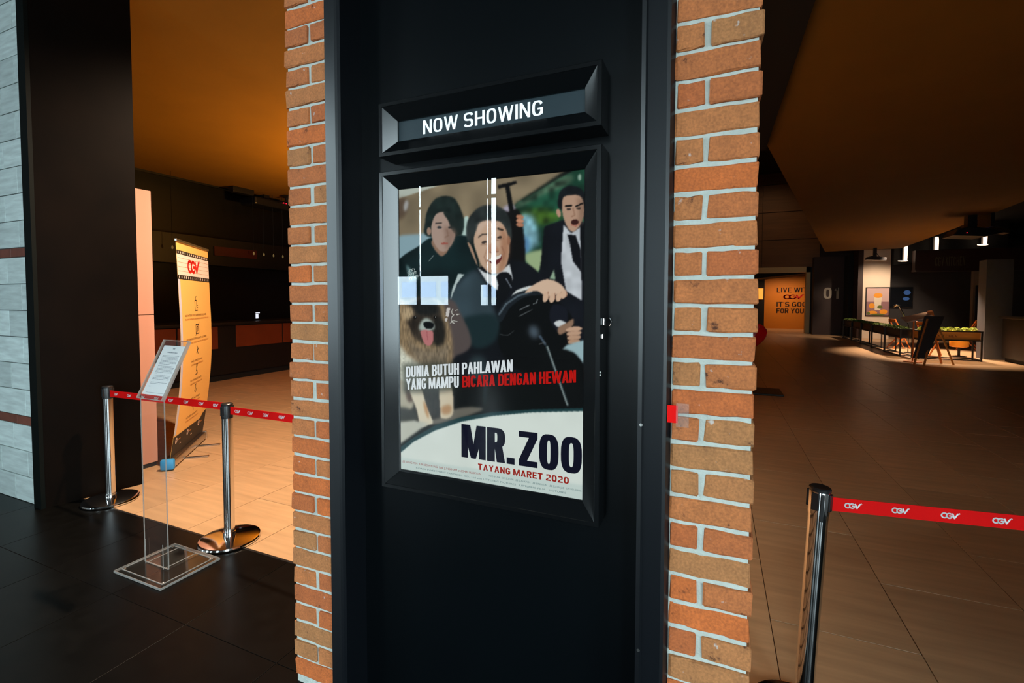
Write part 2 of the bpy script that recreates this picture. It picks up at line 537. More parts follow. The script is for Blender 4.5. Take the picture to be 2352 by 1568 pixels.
def glyph(ch, w, t, h):
    """polygons of a bold sans capital in a box w wide and 1 high; t stem width, h bar height"""
    W2 = w / 2
    if ch in 'O0':
        return ring(0, 0, w, 1, t, h, k=28), w
    if ch == 'D':
        return ring(0, 0, w, 1, t, h, -90, 90) + [rc(0, 0, t, 1), rc(0, 0, W2, h), rc(0, 1 - h, W2, 1)], w
    if ch == 'C':
        return ring(0, 0, w, 1, t, h, 25, 335, k=26), w
    if ch == 'G':
        return ring(0, 0, w, 1, t, h, 25, 335, k=26) + [rc(w - t, 0.1, w, 0.52), rc(W2, 0.52 - h * .9, w, 0.52)], w
    if ch == 'S':
        y = 0.5
        return ring(0, y - h / 2, w, 1, t, h, 12, 270) + ring(0, 0, w, y + h / 2, t, h, -168, 90), w
    if ch == 'U':
        return ring(0, 0, w, 0.7, t, h, 180, 360) + [rc(0, 0.34, t, 1), rc(w - t, 0.34, w, 1)], w
    if ch == 'J':
        return ring(0, 0, w, 0.7, t, h, 190, 360) + [rc(w - t, 0.34, w, 1)], w
    if ch in 'PRB':
        p = ring(0, 0.44, w, 1, t, h * .85, -90, 90) + [rc(0, 0, t, 1), rc(0, 0.44, W2, 0.44 + h * .85), rc(0, 1 - h * .85, W2, 1)]
        if ch == 'R':
            p.append([(W2 * .8, 0.5), (W2 * .8 + t, 0.5), (w, 0), (w - t * 1.05, 0)])
        if ch == 'B':
            p += ring(0, 0, w * 1.03, 0.55, t, h * .85, -90, 90) + [rc(0, 0, W2, h * .85)]
        return p, w
    if ch == 'N':
        return [rc(0, 0, t, 1), rc(w - t, 0, w, 1), [(0, 1), (t, 1), (w, 0), (w - t, 0)]], w
    if ch == 'M':
        w *= 1.4
        q = t * .88
        return [rc(0, 0, q, 1), rc(w - q, 0, w, 1), [(0, 1), (t * 1.2, 1), (w / 2 + t * .32, 0), (w / 2 - t * .32, 0)], [(w - t * 1.2, 1), (w, 1), (w / 2 + t * .32, 0), (w / 2 - t * .32, 0)]], w
    if ch == 'A':
        w *= 1.08
        return [[(0, 0), (t, 0), (w / 2 + t * .5, 1), (w / 2 - t * .5, 1)], [(w - t, 0), (w, 0), (w / 2 + t * .5, 1), (w / 2 - t * .5, 1)], rc(w * .22, 0.2, w * .78, 0.2 + h * .8)], w
    if ch == 'V':
        w *= 1.05
        return [[(0, 1), (t, 1), (w / 2 + t * .45, 0), (w / 2 - t * .45, 0)], [(w - t, 1), (w, 1), (w / 2 + t * .45, 0), (w / 2 - t * .45, 0)]], w
    if ch == 'W':
        w *= 1.5
        q = t * .9
        P = lambda a, b: [(a * w - q / 2, 1 if a in (0.07, .5, .93) else 0), (a * w + q / 2, 1 if a in (0.07, .5, .93) else 0), (b * w + q / 2, 0 if b in (.28, .72) else 1), (b * w - q / 2, 0 if b in (.28, .72) else 1)]
        return [P(0.07, .28), P(.5, .28), P(.5, .72), P(.93, .72)], w
    if ch == 'Y':
        w *= 1.05
        return [[(0, 1), (t, 1), (w / 2 + t / 2, 0.42), (w / 2 - t / 2, 0.42)], [(w - t, 1), (w, 1), (w / 2 + t / 2, 0.42), (w / 2 - t / 2, 0.42)], rc(w / 2 - t / 2, 0, w / 2 + t / 2, 0.46)], w
    if ch == 'K':
        return [rc(0, 0, t, 1), [(t * .9, .38), (t * .9, .62), (w - t, 1), (w, 1)], [(t * .9, .62), (t * 1.9, .62), (w, 0), (w - t, 0)]], w
    if ch == 'Z':
        return [rc(0, 1 - h, w, 1), rc(0, 0, w, h), [(0, h), (t * 1.1, h), (w, 1 - h), (w - t * 1.1, 1 - h)]], w
    if ch == 'I':
        return [rc(0, 0, t, 1)], t
    if ch == 'L':
        return [rc(0, 0, t, 1), rc(0, 0, w * .86, h)], w * .86
    if ch in 'EF':
        p = [rc(0, 0, t, 1), rc(0, 1 - h, w * .88, 1), rc(0, .5 - h / 2, w * .8, .5 + h / 2)]
        if ch == 'E':
            p.append(rc(0, 0, w * .88, h))
        return p, w * .88
    if ch == 'T':
        return [rc(0, 1 - h, w, 1), rc(W2 - t / 2, 0, W2 + t / 2, 1)], w
    if ch == 'H':
        return [rc(0, 0, t, 1), rc(w - t, 0, w, 1), rc(0, .5 - h / 2, w, .5 + h / 2)], w
    if ch == '1':
        return [rc(W2 - t / 2, 0, W2 + t / 2, 1), [(W2 - t * 1.3, 0.72), (W2, 0.72), (W2, 1), (W2 - t * .4, 1)]], W2 + t / 2
    if ch == '2':
        return ring(0, .42, w, 1, t, h, -40, 170) + [rc(0, 0, w, h), [(0, h), (t * 1.1, h), (w * .95, .62), (w - t * 1.2, .55)]], w
    if ch == '.':
        return [rc(0, 0, t, h * 1.1)], t
    if ch == "'":
        return [rc(0, .7, t * .7, 1)], t * .7
    if ch == '-':
        return [rc(0, .4, w * .5, .4 + h)], w * .5
    return [], w * .45


def text_polys(s, w, t, h, gap):
    x, out = 0, []
    for ch in s:
        if ch == ' ':
            x += w * .45
            continue
        g, gw = glyph(ch, w, t, h)
        out += [[(px + x, py) for px, py in p] for p in g]
        x += gw + gap
    return out, x - gap


def polys_mesh(polys, P, name, material, parent=None):
    """P maps (u, v) to a 3D point"""
    mb = MB()
    for p in polys:
        mb.add([P(u, v) for u, v in p], [tuple(range(len(p)))])
    return mb.build(name, material, parent, fix=False)


def block(s, u0, u1, v0, v1, P, material, parent=None, w=.46, t=.16, h=.15, gap=.05, name='lettering'):
    """letters stretched to fill the rectangle u0..u1, v0..v1 of the surface map P"""
    pl, L = text_polys(s, w, t, h, gap)
    pl = [[(u0 + (u1 - u0) * x / L, v0 + (v1 - v0) * y) for x, y in p] for p in pl]
    return polys_mesh(pl, P, name, material, parent)


def strokes(path, wd):
    out = []
    for a, b in zip(path[:-1], path[1:]):
        dx, dy = b[0] - a[0], b[1] - a[1]
        L = math.hypot(dx, dy) or 1e-9
        nx, ny = -dy / L * wd / 2, dx / L * wd / 2
        out.append([(a[0] + nx, a[1] + ny), (b[0] + nx, b[1] + ny), (b[0] - nx, b[1] - ny), (a[0] - nx, a[1] - ny)])
    for p in path:
        out.append([(p[0] + wd / 2 * math.cos(k * math.pi / 4), p[1] + wd / 2 * math.sin(k * math.pi / 4)) for k in range(8)])
    return out


def arc(cx, cy, rx, ry, a0, a1, n=12):
    return [(cx + rx * math.cos(R(a0 + (a1 - a0) * i / n)), cy + ry * math.sin(R(a0 + (a1 - a0) * i / n))) for i in range(n + 1)]


def logo_polys():
    """heavy round stroke C G V with a small ring, about 2.5 wide and 1 high"""
    p = strokes(arc(.5, .5, .38, .38, 52, 318), .22)
    p += strokes(arc(1.16, .5, .38, .38, 52, 350), .22) + strokes([(1.2, .5), (1.5, .5)], .2)
    p += strokes([(1.62, .84), (1.86, .16), (2.3, .9)], .22)
    p += strokes(arc(2.48, .95, .09, .1, 0, 360), .045)
    return p


LOGO = logo_polys()


def small_text(s, size, P, material, parent=None, name='lettering', width=None):
    """built-in font turned into flat mesh; P maps (u, v); width squeezes it to fit"""
    cu = bpy.data.curves.new('t', 'FONT')
    cu.body = s
    cu.size = size
    cu.resolution_u = 2
    ob = bpy.data.objects.new('t', cu)
    COL.objects.link(ob)
    dg = bpy.context.evaluated_depsgraph_get()
    me = bpy.data.meshes.new_from_object(ob.evaluated_get(dg))
    bpy.data.objects.remove(ob)
    bpy.data.curves.remove(cu)
    xs = [v.co.x for v in me.vertices]
    k = (width / max(max(xs), 1e-6)) if width else 1
    for v in me.vertices:
        v.co = Vector(P(v.co.x * k, v.co.y))
    me.name = name
    me.materials.clear()
    me.materials.append(material)
    o = bpy.data.objects.new(name, me)
    COL.objects.link(o)
    if parent is not None:
        o.parent = parent
        o.matrix_parent_inverse = Matrix.Translation(parent.location).inverted()
    return o


def holes_wall(u0, u1, v0, v1, holes, put):
    """grid of blocks around rectangular openings; put(u0,u1,v0,v1) makes a block"""
    us = sorted({u0, u1, *[h[0] for h in holes], *[h[1] for h in holes]})
    vs = sorted({v0, v1, *[h[2] for h in holes], *[h[3] for h in holes]})
    for a, b in zip(us[:-1], us[1:]):
        run = None
        for c, d in zip(vs[:-1], vs[1:]):
            mu, mv = (a + b) / 2, (c + d) / 2
            if any(h[0] < mu < h[1] and h[2] < mv < h[3] for h in holes):
                if run:
                    put(a, b, *run)
                run = None
            else:
                run = (run[0], d) if run else (c, d)
        if run:
            put(a, b, *run)


# ================================================================ STRUCTURE
YP = 1.364           # plane of the brick faces
# floor: slab with tiles laid on it
floor = struct(MB().box(-14, 14, -9.2, 33, -0.2, -0.004).build('floor', JOINT))
TW, TL, G = 0.587, 1.14, 0.0022
tme = MB().box(G, TW - G, G, TL - G, -0.012, 0.0).mesh('floor_tile', FTILE, bevel=0.0012)
tiles = []
ix0 = 0.268
for i in range(-16, 24):
    off = 0.0 if i % 2 == 0 else TL / 2
    x = ix0 + i * TW
    for j in range(-1, 28):
        y = 2.55 + off + (j - 1) * TL
        if y + TL < 2.0 or x > 13:
            continue
        tiles.append((x, y))


def seen(x, y):
    cxx, cyy = x + TW / 2, y + TL / 2
    d = math.hypot(cxx, cyy)
    a = math.degrees(math.atan2(-cxx, cyy))
    return d if (-27 < a < 75) else d + 60


tiles.sort(key=lambda q: seen(*q))
rest = MB()
n_t = 0
for x, y in tiles:
    if y < 2.0:                                            # cut tiles along the threshold
        MB().box(x + G, x + TW - G, 2.0, y + TL - G, -0.012, 0).build('floor_tile', FTILE, floor)
        n_t += 1
    elif n_t < 262:
        inst(tme, 'floor_tile', floor, (x, y, 0))
        n_t += 1
    else:
        rest.box(x + G, x + TW - G, y + G, y + TL - G, -0.012, 0)
rest.build('far_floor_tiles', FTILE, floor)['kind'] = 'stuff'
sme = MB().box(0.0012, 0.5988, 0.0012, 0.5988, -0.012, 0.0).mesh('stone_tile', DTILE, bevel=0.001)
srest = MB()
for i in range(-12, 6):
    for j in range(-18, 2):
        x, y = 0.1 + i * 0.6, 1.4 + (j - 1) * 0.6
        if y > -0.2 and -6.6 < x < 0.8:
            inst(sme, 'stone_tile', floor, (x, y, 0))
        elif -7.2 < x < 3.4:
            srest.box(x + .0012, x + .5988, y + .0012, y + .5988, -0.012, 0)
srest.build('far_stone_tiles', DTILE, floor)['kind'] = 'stuff'

# ceilings
ceil = MB()
ceil.prismz([(-10.42, 1.85), (-10.42, 26), (-0.6, 26), (-0.6, 1.85)], 4.1, 4.22)
ceil.prismz([(.545, 1.85), (.545, 6.72), (4.0, 22.45), (6.345, 22.03), (5.9, 16.3), (5.53, 12.54), (5.4, 1.85)], 3.5, 3.62)
ceil = struct(ceil.build('ceiling', CEIL))
cd = MB()
cd.box(-0.6, .54, 1.85, 6.72, 3.42, 4.3)                   # black beam between the two ochre fields
cd.box(-14, 14, 1.85, 33, 7.6, 7.8)
cd.box(-7.4, 3.6, -9.4, 1.85, 5.2, 5.4)
cd.box(-7.4, 3.6, 1.84, 1.99, 4.12, 5.4)
cd.box(-0.6, 3.6, 1.84, 1.99, 3.52, 4.12)
cd.box(-14, -10.42, 1.85, 26, 4.3, 4.4)
struct(cd.build('ceiling_void', VOID))
tr = MB()
tr.box(-10.45, -10.38, 1.9, 24, 4.06, 4.1)
struct(tr.build('trim_1', BLACK))

# enclosing walls of the hall
struct(MB().box(-14.2, -14, 1.85, 33, 0, 7.8).build('wall_left_end', VOID))
struct(MB().box(14, 14.2, 1.85, 33, 0, 7.8).build('wall_right_end', VOID))
struct(MB().box(-14, 14, 33, 33.2, 0, 7.8).build('wall_far_end', VOID))
struct(MB().box(DOOR_X, 14, 1.85, 2.4, 0, 7.8).box(-14, 3.2, 1.87, 2.0, 5.3, 7.8).build('wall_hall_front', VOID))

# lobby walls behind the camera, with the openings that let the daylight in
wl = MB()
wl.box(-7.2, -7.0, LW_Y1, 1.8, 0, 5.2).box(-7.2, -7.0, -5.0, LW_Y0, 0, 5.2)
wl.box(-7.2, -7.0, LW_Y0, LW_Y1, 0, LW_Z0).box(-7.2, -7.0, LW_Y0, LW_Y1, LW_Z1, 5.2)
struct(wl.build('wall_lobby_left', WALLGREY))
struct(MB().box(-14, -7.0, 1.79, 2.0, 0, 7.8).build('wall_hall_side', VOID))
wr = MB()
holes_wall(-9.2, 1.85, 0, 5.2, [(DOOR_Y0, DOOR_Y1, 0, DOOR_Z1), (SW_Y0, SW_Y1, SW_Z0, SW_Z1)], lambda a, b, c, d: wr.box(DOOR_X, DOOR_X + .2, a, b, c, d))
struct(wr.build('wall_lobby_right', WALLGREY))
wb = MB()
HOLES = [(-10.6, -9.05, .2, 5.0), (-1.4, -0.2, .2, 5.0), (-8.9, -8.2, 1.4, 2.24), (-8.07, -7.11, 1.4, 2.24), (-6.06, -5.87, 1.4, 1.97), (-5.73, -5.577, 1.4, 4.35), (-5.73, -5.577, 4.45, 5.0),  # first two tall openings added so frame lips and right rail mirror sky
         (-8.09, -8.04, 2.24, 4.2), (-8.09, -8.04, 4.27, 5.1), (-5.865, -5.835, 1.4, 2.6), (-5.865, -5.835, 2.66, 4.35), (-5.865, -5.835, 4.45, 5.1)]
holes_wall(-11.0, 3.4, 0, 5.2, HOLES, lambda a, b, c, d: wb.box(a, b, -9.02, -9.0, c, d))
struct(wb.build('wall_rear', VOID))
struct(MB().box(-11.1, -11.0, -9.02, -5.0, 0, 5.4).box(-11.0, -7.0, -5.1, -5.0, 0, 5.4).box(-11.1, -7.0, -9.02, -5.0, 5.2, 5.3).build('wall_alcove', VOID))

# pale office block across the street, mirrored in the poster glass
ob = thing('office_building', 'low pale office block outside the lobby windows, mirrored in the poster glass', 'building', (-17, -23, 0))
FAC = mat('pale_facade', srgb(238, 240, 244), 0.8)
BLUEGLASS = mat('blue_window_glass', srgb(196, 208, 232), 0.5)
MB().box(-27, -8, -24, -23, -2, 3.4).build('wall', FAC, ob)
wme = MB().box(-0.55, 0.55, 0, 0.05, -0.5, 0.5).mesh('window', BLUEGLASS)
for i in range(12):
    for j in range(2):
        inst(wme, 'window', ob, (-26 + i * 1.5, -23, 0.7 + j * 1.5))

# ---- brick pillar
pillar = MB()
pillar.box(-1.541, -1.338, YP + .006, 1.99, 0, 3.5).box(-.116, .090, YP + .006, 1.99, 0, 3.5).box(-1.541, .090, 1.56, 1.99, 0, 3.5)
pillar = struct(pillar.build('wall_brick', MORTAR), 'brick pillar with pale mortar joints around the black poster panel')
CH, BH = 0.0752, 0.0645
ZJ = 1.535 - 20 * CH     # a joint height


def brick_mesh(L, D, seed):
    bm = bmesh.new()
    bmesh.ops.create_cube(bm, size=1)
    for v in bm.verts:
        v.co = Vector((v.co.x * L, v.co.y * D, v.co.z * BH))
    n = max(1, int(L / 0.045))
    es = [e for e in bm.edges if abs(e.verts[0].co.x - e.verts[1].co.x) > L * .5]
    bmesh.ops.subdivide_edges(bm, edges=es, cuts=n)
    bmesh.ops.bevel(bm, geom=[e for e in bm.edges if e.calc_face_angle(0) > 0.5], offset=0.0038, segments=1, affect='EDGES')
    rd = random.Random(seed)
    for v in bm.verts:
        v.co += Vector((rd.uniform(-1, 1) * .0028, rd.uniform(-1, 1) * .0022, rd.uniform(-1, 1) * .0021))
    me = bpy.data.meshes.new('brick')
    bm.to_mesh(me)
    bm.free()
    me.materials.append(BRICK)
    return me


BM = {}


def brick(x0, x1, z, parent=pillar):
    L = round(x1 - x0, 3)
    k = random.randrange(5)
    if (L, k) not in BM:
        BM[(L, k)] = brick_mesh(L, 0.11, hash((L, k)) % 1000)
    inst(BM[(L, k)], 'brick', parent, ((x0 + x1) / 2 + random.uniform(-.003, .003), YP + .055 + random.uniform(-.004, .003), z),
         (0, random.uniform(-.012, .012), random.uniform(-.01, .01)))


side = MB()
for k in range(-1, 47):
    z = ZJ + (k + .5) * CH
    if z < .02 or z > 3.47:
        continue
    full = (k - 20) % 2 == 0            # course above the joint at eye height runs full
    if full:
        brick(-1.548, -1.338, z)
        brick(-.108, .098, z)
        cuts = [1.42, 1.62, 1.83, 1.99]
    else:
        brick(-1.548, -1.432, z)
        brick(-1.418, -1.338, z)
        brick(-.108, -.037, z)
        brick(-.023, .098, z)
        cuts = [1.48, 1.70, 1.90, 1.99]
    for a, b in zip(cuts[:-1], cuts[1:]):
        side.box(-1.546, -1.45, a + .006, b - .006, z - BH / 2, z + BH / 2)
        side.box(0, .096, a + .006, b - .006, z - BH / 2, z + BH / 2)
side.build('side_bricks', BRICK, pillar, bevel=0.004)['kind'] = 'stuff'

# ---- streaky tile wall at the left, facing the lobby
wt = struct(MB().box(-7.0, -4.60, 1.808, 2.0, 0, 5.2).build('wall_left', GROUT), 'lobby wall of pale grey streaky stone tiles')
TB = {}


def stone(x0, x1, z0, z1, name, ma):
    key = (round(x1 - x0, 3), round(z1 - z0, 3), ma.name)
    if key not in TB:
        a, c = (x1 - x0) / 2 - .0028, (z1 - z0) / 2 - .0028
        TB[key] = MB().box(-a, a, -.012, .012, -c, c).mesh(name, ma, bevel=0.002)
    inst(TB[key], name, wt, ((x0 + x1) / 2, 1.812 + random.uniform(-.0012, .0012), (z0 + z1) / 2))


rows, z, k = [], 0.0, 0
for n_rows, s in ((3, 'T'), (6, 'T'), (16, '')):
    hh = 0.198 if n_rows == 3 else 0.2
    for q in range(n_rows):
        rows.append((z, z + hh, k))
        z += hh
        k += 1
    if s:
        rows.append((z, z + .07, None))
        z += .07
for z0, z1, k in rows:
    if k is None:
        x = -4.62
        while x > -6.9:
            stone(x - .3, x, z0, z1, 'trim_strip', STONE_TRIM)
            x -= .3
        continue
    xj = -4.78 if k % 2 else -4.98
    stone(xj, -4.62, z0, z1, 'wall_tile', STONE)
    while xj > -6.6:
        stone(xj - .4, xj, z0, z1, 'wall_tile', STONE)
        xj -= .4
# dark jamb between the tile wall and the passage
jb = MB().prismz([(-4.637, 1.785), (-4.552, 1.785), (-4.398, 2.37), (-4.64, 2.37)], 0, 4.1)
jb.box(-7.0, -4.6, 2.0, 2.37, 0, 4.1)
struct(jb.build('door_1', JAMB), 'tall dark brown jamb of the passage beside the stone tile wall')
struct(MB().box(-4.645, -4.545, 1.775, 1.80, 0, 4.1).build('trim_2', TRIMBLACK), 'black edge strip between stone tiles and dark jamb')
struct(MB().box(-7.95, 0.1, 1.985, 2.0, -0.01, 0.0015).build('trim_3', BLACK))

# ---- far wall of wide wooden panels and the doorway
bw = struct(MB().box(-14, 1.4, 25.9, 26.1, 0, 7.6).box(1.4, 4.0, 25.9, 26.1, 3.1, 7.6).box(4.0, 14, 25.9, 26.1, 0, 7.6).build('wall_back', DKBROWN))
for r in range(4):
    z0 = 3.12 + r * 1.32
    for c in range(6):
        x1 = 4.4 - c * 2.4
        MB().box(x1 - 2.385, x1, 25.82, 25.9, z0, min(z0 + 1.29, 7.6)).build('wood_panel', PLANK, bw)
df = struct(MB().box(3.87, 4.04, 25.75, 26.1, 0, 3.12).box(1.3, 4.04, 25.75, 26.1, 2.86, 3.12).box(1.3, 1.45, 25.75, 26.1, 0, 3.12).build('door_2', BEIGE), 'far doorway with a beige frame and orange wall beyond')
ow = MB().box(2.45, 9.0, 29.5, 29.7, 0, 4.0)
ow = struct(ow.build('wall_corridor', ORANGEWALL), 'orange corridor wall with black slogan seen through the far doorway')
PO = lambda u, v: (u, 29.495, v)
TXT = mat('slogan_black', srgb(52, 30, 14), 0.6)
block('LIVE WITH', 3.06, 4.72, 1.98, 2.24, PO, TXT, ow, w=.5, t=.15, h=.15, gap=.07)
polys_mesh([[(3.36 + x * .40, 1.60 + y * .27) for x, y in p] for p in LOGO], PO, 'logo', REDINK, ow)
block("IT'S GOOD", 3.06, 4.72, 1.20, 1.46, PO, TXT, ow, w=.5, t=.15, h=.15, gap=.07)
block('FOR YOU', 3.06, 4.36, .84, 1.10, PO, TXT, ow, w=.5, t=.15, h=.15, gap=.07)
struct(MB().prism([(1.0, 2.55), (5.2, 2.96), (5.2, 3.2), (1.0, 3.2)], 26.2, 29.6).build('ceiling_corridor', VOID))
struct(MB().box(1.3, 2.45, 29.3, 29.5, 0, 4).build('wall_corridor_end', VOID))
gl = MB().box(2.1, 2.38, 29.2, 29.28, 1.6, 2.2).build('wall_lamp', GLOWORANGE)
tag(gl, 'small glowing orange lamp at the left end of the far corridor', 'lamp')
w1 = struct(MB().box(4.05, 5.48, 25.0, 25.4, 0, 3.5).build('wall_number', DKBROWN), 'dark brown wall painted with the number 01')
block('01', 4.44, 5.02, 1.62, 2.12, lambda u, v: (u, 24.995, v), SIGNGREY, w1, w=.62, t=.19, h=.17, gap=.12)
struct(MB().box(5.2, 5.46, 24.2, 25.0, 0, 3.5).build('wall_niche', VOID))

# ================================================================ POSTER CASE ON THE PILLAR
wp = thing('wall_panel', 'tall matte black metal panel set between the two brick strips', 'panel', (-.727, YP, 0))
MB().box(-1.27, -.19, 1.462, 1.475, 0, 3.5).build('panel_sheet', PANEL, wp)
MB().prismz([(-1.341, YP), (-1.336, 1.35), (-1.285, 1.346), (-1.277, 1.35), (-1.264, 1.352), (-1.264, 1.475), (-1.341, 1.475)], 0, 3.5).build('side_rail', RAIL, wp)
MB().prismz([(-.198, 1.352), (-.186, 1.346), (-.181, 1.352), (-.13, 1.346), (-.121, 1.350), (-.110, YP + .004), (-.110, 1.475), (-.198, 1.475)], 0, 3.5).build('side_rail', RAIL, wp)
for z in (.55, 1.20, 2.45):
    MB().lathe([(0.001, -.0016), (.004, -.001), (.0045, 0)], M=Matrix.Translation((-.188, 1.3462, z)) @ Matrix.Rotation(R(90), 4, 'X'), seg=10).build('screw', SATIN, wp)


def case_frame(x0, x1, z0, z1, fl, bv, depth, name, parent):
    """mitred frame: flat lip, inner bevel, outer return"""
    def loop(dx, y):
        return [(x0 + dx, y, z0 + dx), (x1 - dx, y, z0 + dx), (x1 - dx, y, z1 - dx), (x0 + dx, y, z1 - dx)]
    mb = MB()
    L = [loop(0, YP + depth), loop(0, YP + .002), loop(.002, YP), loop(fl, YP), loop(fl + .001, YP + .002), loop(fl + bv, YP + .033), loop(fl + bv, YP + depth)]
    vs = sum(L, [])
    fs = []
    for i in range(len(L) - 1):
        for k in range(4):
            k2 = (k + 1) % 4
            fs.append((i * 4 + k, i * 4 + k2, i * 4 + 4 + k2, i * 4 + 4 + k))
    for k in range(4):
        k2 = (k + 1) % 4
        i = len(L) - 1
        fs.append((i * 4 + k, i * 4 + k2, k2, k))
    mb.add(vs, fs)
    return mb.build(name, FRAME, parent)


# --- header sign
hs = thing('header_sign', 'black framed sign reading NOW SHOWING above the poster', 'sign', (-.707, YP, 2.05))
case_frame(-1.105, -.310, 2.052, 2.239, .014, .044, .098, 'frame', hs)
MB().box(-1.06, -.355, 1.404, 1.44, 2.09, 2.20).build('sign_face', SIGNFACE, hs)
SIGNWHITE = mat('backlit_letter_white', (.6, .6, .6), 0.4, emit=srgb(196, 212, 220), estr=0.85)
block('NOW SHOWING', -.944, -.503, 2.1235, 2.1705, lambda u, v: (u, 1.4025, v), SIGNWHITE, hs, w=.5, t=.125, h=.125, gap=.085)

# --- light box with the film poster
lb = thing('poster_light_box', 'backlit film poster titled MR.ZOO in a black framed case', 'light box', (-.707, YP, .87))
case_frame(-1.105, -.309, .872, 2.0, .014, .045, .098, 'frame', lb)
PX0, PX1, PZ1, PZ0 = -1.046, -.368, 1.944, .934
HOM = np.array([[0.0045086710729281285, -3.43581342955885e-05, -4.115361523342578],
                [0.0002726443177731852, 0.0024684913573853606, -1.3211771608819356],
                [0.0007086224359026604, -6.152804547257962e-05, 1.0]])
AW, AH = 330, 490


def art(x, y):
    """sheet coordinates of the artwork (0..1 across and down)"""
    v = HOM @ np.array([x, y, 1.0])
    return v[0] / v[2], v[1] / v[2]


gy, gx = np.mgrid[0:AH + 1, 0:AW + 1]
gx = gx / AW
gy = gy / AH
CAN = np.zeros((AH + 1, AW + 1, 3))


def blur(a, s):
    if s <= 0.2:
        return a
    n = int(3 * s + 1)
    k = np.exp(-0.5 * (np.arange(-n, n + 1) / s) ** 2)
    k /= k.sum()
    p = np.pad(a, n, mode='edge')
    p = sum(k[i] * p[i:i + a.shape[0], :] for i in range(2 * n + 1))
    return sum(k[i] * p[:, i:i + a.shape[1]] for i in range(2 * n + 1))


def noise(cell, seed, stretch=(1, 1)):
    g = np.random.default_rng(seed)
    h, w_ = int(AH / cell / stretch[1]) + 3, int(AW / cell / stretch[0]) + 3
    a = g.random((h, w_))
    yy, xx = np.mgrid[0:AH + 1, 0:AW + 1]
    yy = yy / (cell * stretch[1])
    xx = xx / (cell * stretch[0])
    y0, x0 = yy.astype(int), xx.astype(int)
    fy, fx = yy - y0, xx - x0
    fy, fx = fy * fy * (3 - 2 * fy), fx * fx * (3 - 2 * fx)
    return (a[y0, x0] * (1 - fy) * (1 - fx) + a[y0 + 1, x0] * fy * (1 - fx) + a[y0, x0 + 1] * (1 - fy) * fx + a[y0 + 1, x0 + 1] * fy * fx)


def spline(p, n=6):
    out = []
    m_ = len(p)
    for i in range(m_):
        p0, p1, p2, p3 = (np.array(p[(i + j - 1) % m_], float) for j in range(4))
        for k in range(n):
            t = k / n
            out.append(tuple(0.5 * (2 * p1 + (p2 - p0) * t + (2 * p0 - 5 * p1 + 4 * p2 - p3) * t * t + (3 * p1 - p0 - 3 * p2 + p3) * t ** 3)))
    return out


def mask(pts, soft=0.7, smooth=True):
    if smooth:
        pts = spline(pts)
    q = [art(*p) for p in pts]
    M_ = np.zeros(gx.shape, bool)
    for (xa, ya), (xb, yb) in zip(q, q[1:] + q[:1]):
        if ya == yb:
            continue
        c = ((ya > gy) != (yb > gy)) & (gx < (xb - xa) * (gy - ya) / (yb - ya) + xa)
        M_ ^= c
    return blur(M_.astype(float), soft)


def fill(pts, col, soft=0.7, smooth=True, alpha=1.0, tex=None):
    global CAN
    a = (mask(pts, soft, smooth) * alpha)[..., None]
    c = np.array(col, float)[None, None, :]
    if tex is not None:
        c = c * tex[..., None]
    CAN = CAN * (1 - a) + c * a


def ell(x, y, rx, ry, rot=0, n=14):
    c, s_ = math.cos(R(rot)), math.sin(R(rot))
    return [(x + rx * math.cos(2 * math.pi * i / n) * c - ry * math.sin(2 * math.pi * i / n) * s_, y + rx * math.cos(2 * math.pi * i / n) * s_ + ry * math.sin(2 * math.pi * i / n) * c) for i in range(n)]


def line(p, wd, col, soft=.5, alpha=1.0):
    for q in strokes(p, wd):
        fill(q, col, soft, False, alpha)


N1, N2, N3 = noise(26, 1), noise(9, 2), noise(3.5, 3)
FUR = 0.82 + 0.36 * noise(2.2, 4, (1, 3))
# car interior and the view outside
fill([(880, 380), (1380, 380), (1380, 1180), (880, 1180)], (8, 11, 11), 0, False)
fill([(890, 380), (1330, 370), (1186, 466), (1230, 620), (890, 640)], (134, 120, 96), 2, False, tex=.86 + .28 * N1)
fill([(890, 432), (1005, 410), (1040, 415), (912, 457)], (186, 194, 182), 1, False)
fill([(912, 462), (930, 455), (938, 475), (926, 500), (914, 500)], (96, 80, 66), 3)
fill(ell(932, 472, 5, 13, 10), (170, 170, 168), 2)
fill([(1182, 470), (1345, 375), (1360, 700), (1190, 700)], (24, 62, 46), 1, False, tex=.5 + .7 * N1 + .5 * N2)
fill([(1182, 470), (1300, 402), (1310, 420), (1240, 450), (1190, 478)], (70, 96, 76), 3, tex=.5 + N2)
fill([(1190, 490), (1252, 478), (1290, 500), (1250, 516), (1215, 508)], (60, 92, 32), 4, tex=.6 + .8 * N2)
fill([(1192, 500), (1222, 495), (1234, 530), (1236, 560), (1216, 574), (1200, 582)], (136, 188, 202), 4, tex=.75 + .45 * N2)
fill([(1196, 545), (1215, 548), (1214, 578), (1200, 580)], (84, 132, 176), 4)
fill([(1205, 584), (1252, 574), (1246, 610), (1230, 626), (1210, 605)], (160, 182, 136), 2)
fill(ell(1331, 407, 4, 8), (150, 178, 160), 1)
fill([(905, 548), (970, 536), (1000, 530), (1000, 610), (905, 610)], (142, 172, 182), 2)
fill([(1062, 505), (1076, 500), (1084, 560), (1096, 572), (1040, 552)], (186, 212, 204), 1)
fill([(1155, 478), (1178, 470), (1186, 500), (1165, 505)], (176, 170, 186), 2)
